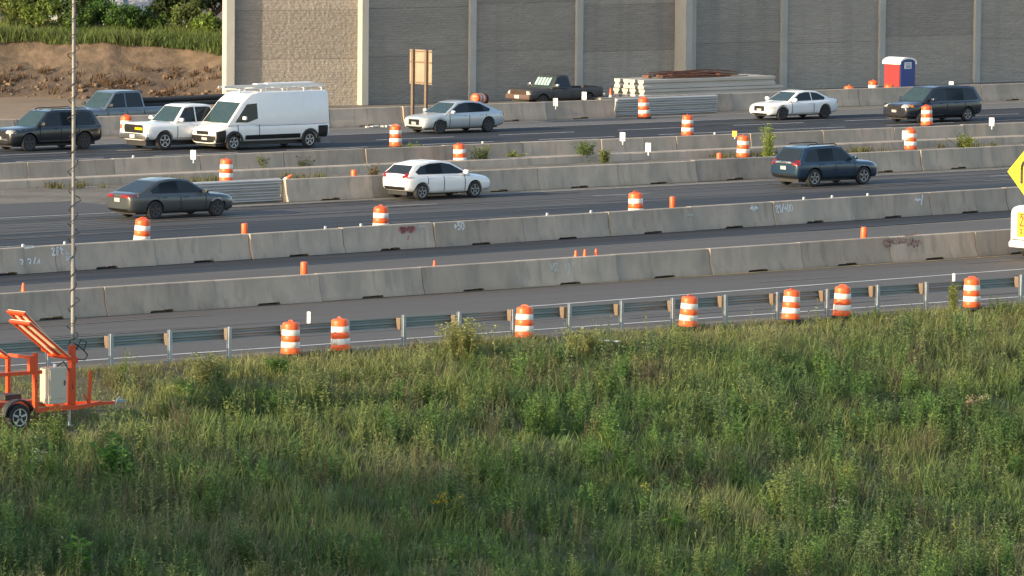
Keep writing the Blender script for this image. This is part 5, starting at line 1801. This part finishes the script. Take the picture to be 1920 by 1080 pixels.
# paper litter on the bank
mb = MB()
q = []
for i in range(7):
    q.append([(i * .1, -.1 + .03 * math.sin(i * 2), .03 + .05 * abs(math.sin(i * 1.3))), (i * .1, .12 + .02 * math.cos(i), .03 + .06 * abs(math.cos(i * 1.1)))])
mb.loft(q, False, False)
lt = mb.build('litter', M['white_plastic'], loc=bankp(1122, 655) + Vector((0, 0, .22)), rot=(0, .1, .2), smooth=60)
tag(lt, 'crumpled white litter lying in the grass below the guardrail', 'litter')
mb = MB()
for i in range(9):
    mb.box((i * .22 + random.uniform(-.05, .05), random.uniform(-.15, .15), .05), (.2, .18, .1), Matrix.Rotation(random.random() * 3, 3, 'Z'), bevel=.03)
rbk = mb.build('rubble', mat('pale_rubble', (.55, .52, .48), .9, .15, 5), loc=gp(690, 240, .012), rot=(0, 0, TH))
tag(rbk, 'pale broken rubble on the shoulder left of the post-mounted sign', 'rubble')

# ------------------------------------------------------------------ hill, trees and house at the back left
HY0 = 307.5
def hill_z(X_, Y_):
    d = Y_ - HY0 - 1.2 * np.sin(X_ * .21) - .5 * np.sin(X_ * .7 + 1)
    z = np.where(d < 0, 0, np.where(d < 4.4, d * .60, np.where(d < 8, 2.64 + (d - 4.4) * .05, np.maximum(1.5, 2.82 - (d - 8) * .07))))
    n_ = (vnoise(X_ + 300, Y_, .9, 31) - .5) * .16 + (vnoise(X_ + 300, Y_, .35, 32) - .5) * .12 * np.clip(2.4 - d, 0.3, 1.5)
    return z + n_ * np.clip(d, 0, 1.5) - np.where(d < 0, .4, 0)
nx, ny = 260, 150
xs_ = np.linspace(-90, -9.5, nx)
ys_ = HY0 - 3 + np.concatenate([np.linspace(0, 12, 90), np.linspace(12.6, 130, 60)])
XX, YY = np.meshgrid(xs_, ys_)
ZZ = hill_z(XX, YY)
me = bpy.data.meshes.new('hillside')
vv = np.stack([XX, YY, ZZ], -1).reshape(-1, 3)
idx = np.arange(nx * ny).reshape(ny, nx)
qq = np.stack([idx[:-1, :-1], idx[:-1, 1:], idx[1:, 1:], idx[1:, :-1]], -1).reshape(-1, 4)
me.from_pydata(vv.tolist(), [], qq.tolist())
for p in me.polygons: p.use_smooth = True
mh = mat('hill_earth', (0.150, 0.106, 0.070), 0.95, 0.3, 1.2, stretch=(1.4, 1.4, .30), stain=(0.075, 0.055, 0.036), st_scale=1.1, st_amt=.8, bump=.8, bscale=4)
me.materials.append(mh)
def soil_bands(m):                  # darker, rooty subsoil in the lower half of the cut bank
    n, l = m.node_tree.nodes, m.node_tree.links
    b = n['Principled BSDF']
    src = b.inputs['Base Color'].links[0].from_socket
    tc = n.new('ShaderNodeTexCoord')
    sx = n.new('ShaderNodeSeparateXYZ')
    l.new(tc.outputs['Object'], sx.inputs[0])
    mp = n.new('ShaderNodeMapping')
    mp.inputs['Scale'].default_value = (1.6, 1.6, .35)
    l.new(tc.outputs['Object'], mp.inputs[0])
    nz = n.new('ShaderNodeTexNoise')
    nz.inputs['Scale'].default_value = 1.5
    nz.inputs['Detail'].default_value = 6
    l.new(mp.outputs[0], nz.inputs['Vector'])
    ma = n.new('ShaderNodeMath')
    ma.operation = 'MULTIPLY_ADD'
    l.new(nz.outputs[0], ma.inputs[0])
    ma.inputs[1].default_value = -3.6
    l.new(sx.outputs[2], ma.inputs[2])
    mr = n.new('ShaderNodeMapRange')
    mr.inputs[1].default_value, mr.inputs[2].default_value = -.75, -.25
    mr.inputs[3].default_value, mr.inputs[4].default_value = .85, 0
    l.new(ma.outputs[0], mr.inputs[0])
    mx = n.new('ShaderNodeMix')
    mx.data_type = 'RGBA'
    l.new(mr.outputs[0], mx.inputs[0])
    l.new(src, mx.inputs[6])
    mx.inputs[7].default_value = (.075, .055, .042, 1)
    l.new(mx.outputs[2], b.inputs['Base Color'])
soil_bands(mh)
ho = bpy.data.objects.new('hillside', me)
C.objects.link(ho)
tag(ho, kind='structure')
V = Veg()
n = 4200
X_ = rng.uniform(-34, -10, n)
d_ = 4.1 - np.maximum(0, X_ + 24) * .07 + rng.random(n) ** 1.2 * 9
Y_ = HY0 + 1.2 * np.sin(X_ * .21) + .5 * np.sin(X_ * .7 + 1) + d_ + vnoise(X_ + 50, d_, 3, 8) * 1.2 - .3
a = vnoise(X_ + 90, Y_, 2.5, 40)
col = np.array([.075, .115, .035]) * (1 - a[:, None]) + np.array([.16, .185, .06]) * a[:, None]
col = col * 1.35
per = 22
base = np.stack([X_, Y_, hill_z(X_, Y_) - .03], 1)
base = np.repeat(base, per, 0) + rng.normal(0, .22, (n * per, 3)) * np.array([1, 1, 0])
V.blades(base, np.repeat(rng.uniform(.35, 1.0, n) * (.5 + .9 * a), per) * rng.uniform(.5, 1.1, n * per), rng.uniform(0, 6.28, n * per), rng.uniform(.1, .8, n * per), np.full(n * per, .045), np.repeat(col, per, 0) * rng.uniform(.75, 1.25, (n * per, 1)))
hg = V.build('hill_grass')
tag(hg, 'green grass and brush covering the top of the bare dirt bank', 'grass', kind='stuff')
V = Veg()                            # dry brush and dark root tufts at the foot of the dirt bank
n = 170
X_ = rng.uniform(-34, -10, n)
d_ = rng.uniform(-.2, 2.3, n)
Y_ = HY0 + 1.2 * np.sin(X_ * .21) + .5 * np.sin(X_ * .7 + 1) + d_
base = np.repeat(np.stack([X_, Y_, hill_z(X_, Y_) - .03], 1), 12, 0) + rng.normal(0, .16, (n * 12, 3)) * np.array([1, 1, 0])
a = rng.random((n, 1))
col = np.array([.10, .065, .04]) * a + np.array([.21, .13, .07]) * (1 - a)
V.blades(base, rng.uniform(.10, .42, n * 12), rng.uniform(0, 6.28, n * 12), rng.uniform(.1, .9, n * 12), np.full(n * 12, .06), np.repeat(col, 12, 0))
hb = V.build('dry_brush')
tag(hb, 'dry brown brush along the foot of the bare dirt bank', 'brush', kind='stuff')
mb = MB()
for k in range(170):
    x = random.uniform(-34, -11)
    d = random.uniform(-.6, 1.6)
    y = HY0 + 1.2 * math.sin(x * .21) + .5 * math.sin(x * .7 + 1) + d
    z = float(hill_z(np.array([x]), np.array([y]))[0])
    s = random.uniform(.08, .26)
    mb.box((x, y, max(z, 0) + s * .2), (s * random.uniform(.8, 1.6), s, s * random.uniform(.5, .9)), Matrix.Rotation(random.random() * 3, 3, 'Z') @ Matrix.Rotation(random.random() * .8, 3, 'X'), bevel=s * .2, seg=1)
rk = mb.build('rocks', mat('rock', (.16, .112, .076), .95, .25, 3), smooth=30)
tag(rk, 'scattered broken rocks along the foot of the dirt bank', 'rocks', kind='stuff')

def tree(name, label, P, h, r_, col, nclump=60, per=90, leaf=.28, trunk_h=None, group=None, squash=.9):
    t_ = thing(name, label, 'tree', P, random.uniform(0, 6), group)
    th_ = trunk_h or h * .35
    mb = MB()
    mb.tube([(0, 0, -.3), (.05, 0, th_), (.1, .08, h * .8)], [h * .03, h * .022, h * .006], 8)
    for k in range(6):
        a = k * 1.05 + random.random()
        z0 = th_ * (.75 + .1 * k)
        mb.tube([(0, 0, z0), (math.cos(a) * r_ * .4, math.sin(a) * r_ * .4, z0 + r_ * .35), (math.cos(a) * r_ * .75, math.sin(a) * r_ * .75, z0 + r_ * .55)], [h * .012, h * .008, h * .003], 6)
    mb.build('trunk', M['wood'], t_, smooth=60)
    V = Veg()
    ch = (h - th_ * .7) / 2
    cz = th_ * .7 + ch
    dirs = rng.normal(0, 1, (nclump, 3))
    dirs /= np.linalg.norm(dirs, axis=1, keepdims=True)
    rad = rng.random((nclump, 1)) ** .4 * rng.uniform(.75, 1.08, (nclump, 1))
    cc = dirs * rad * np.array([r_, r_, ch]) + np.array([0, 0, cz])
    cr = rng.uniform(.14, .30, nclump) * r_
    n = nclump * per
    p = np.repeat(cc, per, 0) + rng.normal(0, .55, (n, 3)) * np.repeat(cr, per)[:, None] * np.array([1, 1, squash])
    d = rng.normal(0, 1, (n, 3))
    cl = np.repeat(rng.uniform(.65, 1.35, (nclump, 1)), per, 0)
    V.leaves(p, d, leaf * rng.uniform(.6, 1.3, n), leaf * .6 * rng.uniform(.6, 1.3, n), np.array(col)[None, :] * cl * rng.uniform(.75, 1.25, (n, 1)))
    V.build('crown', t_)
    return t_
def hp(x, y):                       # spot on the hillside seen at this pixel
    d = ray(x, y)
    k = 250.0
    for _ in range(600):
        p = Vector((0, 0, CAM_H)) + d * k
        if p.z < float(hill_z(np.array([p.x]), np.array([p.y]))[0]): break
        k += .25
    return p
DG = (.030, .052, .016)
def hb_(x, d):                      # spot on the hilltop: photo column x, distance d behind the foot of the bank
    Y_ = HY0 + d
    X_ = (x - 960) / FPX * Y_ * 1.002
    return Vector((X_, Y_, float(hill_z(np.array([X_]), np.array([Y_]))[0]) - .05))
for x, d, h, r_, col, nm, lab in (
        (398, 12, 6.5, 1.7, DG, 'tree', 'dark dense tree against the left end of the stone wall'),
        (350, 14, 6.0, 1.5, (.040, .060, .02), 'tree', 'dark tree right of the house roof, second from the wall end'),
        (318, 9, 3.3, 1.0, (.045, .065, .022), 'tree', 'small dark tree overlapping the right end of the house roof'),
        (165, 13, 5.0, 1.5, (.045, .075, .02), 'tree', 'dark tree just right of the mast at the top of the photo'),
        (108, 15, 5.5, 1.6, (.05, .085, .022), 'tree', 'green tree left of the mast at the top of the photo'),
        (40, 14, 5.2, 1.7, (.085, .10, .03), 'tree', 'olive tree at the top left corner of the photo'),
        (-25, 12, 5.2, 1.7, (.07, .10, .03), 'tree', 'olive tree cut off by the left edge at the top'),
        (75, 8.5, 2.6, 1.3, (.11, .15, .035), 'bush', 'round yellow-green bush on the bank left of the mast'),
        (20, 9, 2.6, 1.2, (.12, .15, .04), 'bush', 'yellow-green bush on the bank in the left corner'),
        (385, 7.0, 1.5, .8, (.12, .17, .035), 'bush', 'bright green bush at the foot of the wall end on the bank'),
        (190, 9.5, 2.4, 1.1, (.05, .10, .025), 'bush', 'dark green bush on the bank right of the mast'),
        (235, 8.5, 1.7, 1.2, (.06, .115, .025), 'bush', 'mid-green bush on the bank below the house roof'),
        (290, 9.0, 1.6, 1.0, (.055, .10, .025), 'bush', 'green bush below the right end of the house roof'),
        (345, 8.0, 2.1, .9, (.10, .13, .04), 'bush', 'olive bush on the bank in front of the dark trees'),
        (140, 8.0, 2.2, 1.0, (.075, .125, .03), 'bush', 'green bush directly behind the mast on the bank')):
    if nm == 'tree':
        tree(nm, lab, hb_(x, d), h, r_, col, 55, 80, .24, trunk_h=1.2)
    else:
        tree(nm, lab, hb_(x, d), h, r_, tuple(c * 1.35 for c in col), 36, 60, .17, trunk_h=.3)
HPp = hb_(262, 19)
hs = thing('house', 'grey-roofed white house half hidden by brush at the top left', 'house', HPp, R(6))
eave = gp(262, 33, 0).z
d_ray = ray(262, 33)
eave = CAM_H + d_ray.z / d_ray.y * HPp.y - HPp.z
mb = MB()
mb.box((-1.4, 3.3, eave / 2 - .2), (7.6, 6.0, eave + .35))
mb.build('wall', M['white_plastic'], hs)
mb = MB()
rw_ = [(-.95, -.15, eave - .10), (1.45, -.15, eave - .06), (1.45, 3.3, eave + 2.2), (-.95, 3.3, eave + 2.2)]
mb.prism(rw_, (0, .05, .12))
rw2 = [(-5.6, .1, eave + .35), (-.95, .1, eave + .35), (-.95, 3.3, eave + 2.2), (-5.6, 3.3, eave + 2.2)]
mb.prism(rw2, (0, .05, .12))
rw3 = [(x, 6.6 - y, z) for x, y, z in rw_]
mb.prism(rw3, (0, -.05, .12))
mb.build('roof', mat('grey_shingles', (.34, .34, .345), .85, .12, 6, stretch=(1, 1, 3)), hs)
for x in (-2.6, -1.7):
    mb = MB()
    mb.box((x, .27, eave - .5), (.6, .06, .9))
    mb.build('window', M['glass'], hs)

# ------------------------------------------------------------------ trees left of the view whose shade lies across the lower bank
for i, (u, v, h, r_) in enumerate(((62, 123.0, 15.0, 4.2), (55, 127.5, 16.5, 4.0), (56, 117.0, 15.5, 4.4), (50, 112, 17, 5))):
    tree('shade_tree', 'tall leafy tree on the bank beyond the left edge of the photo', RW(u, v, slope_z(v)), h, r_, (.06, .10, .025), 55, 60, .42, group='trees beyond the left edge', trunk_h=3.0)
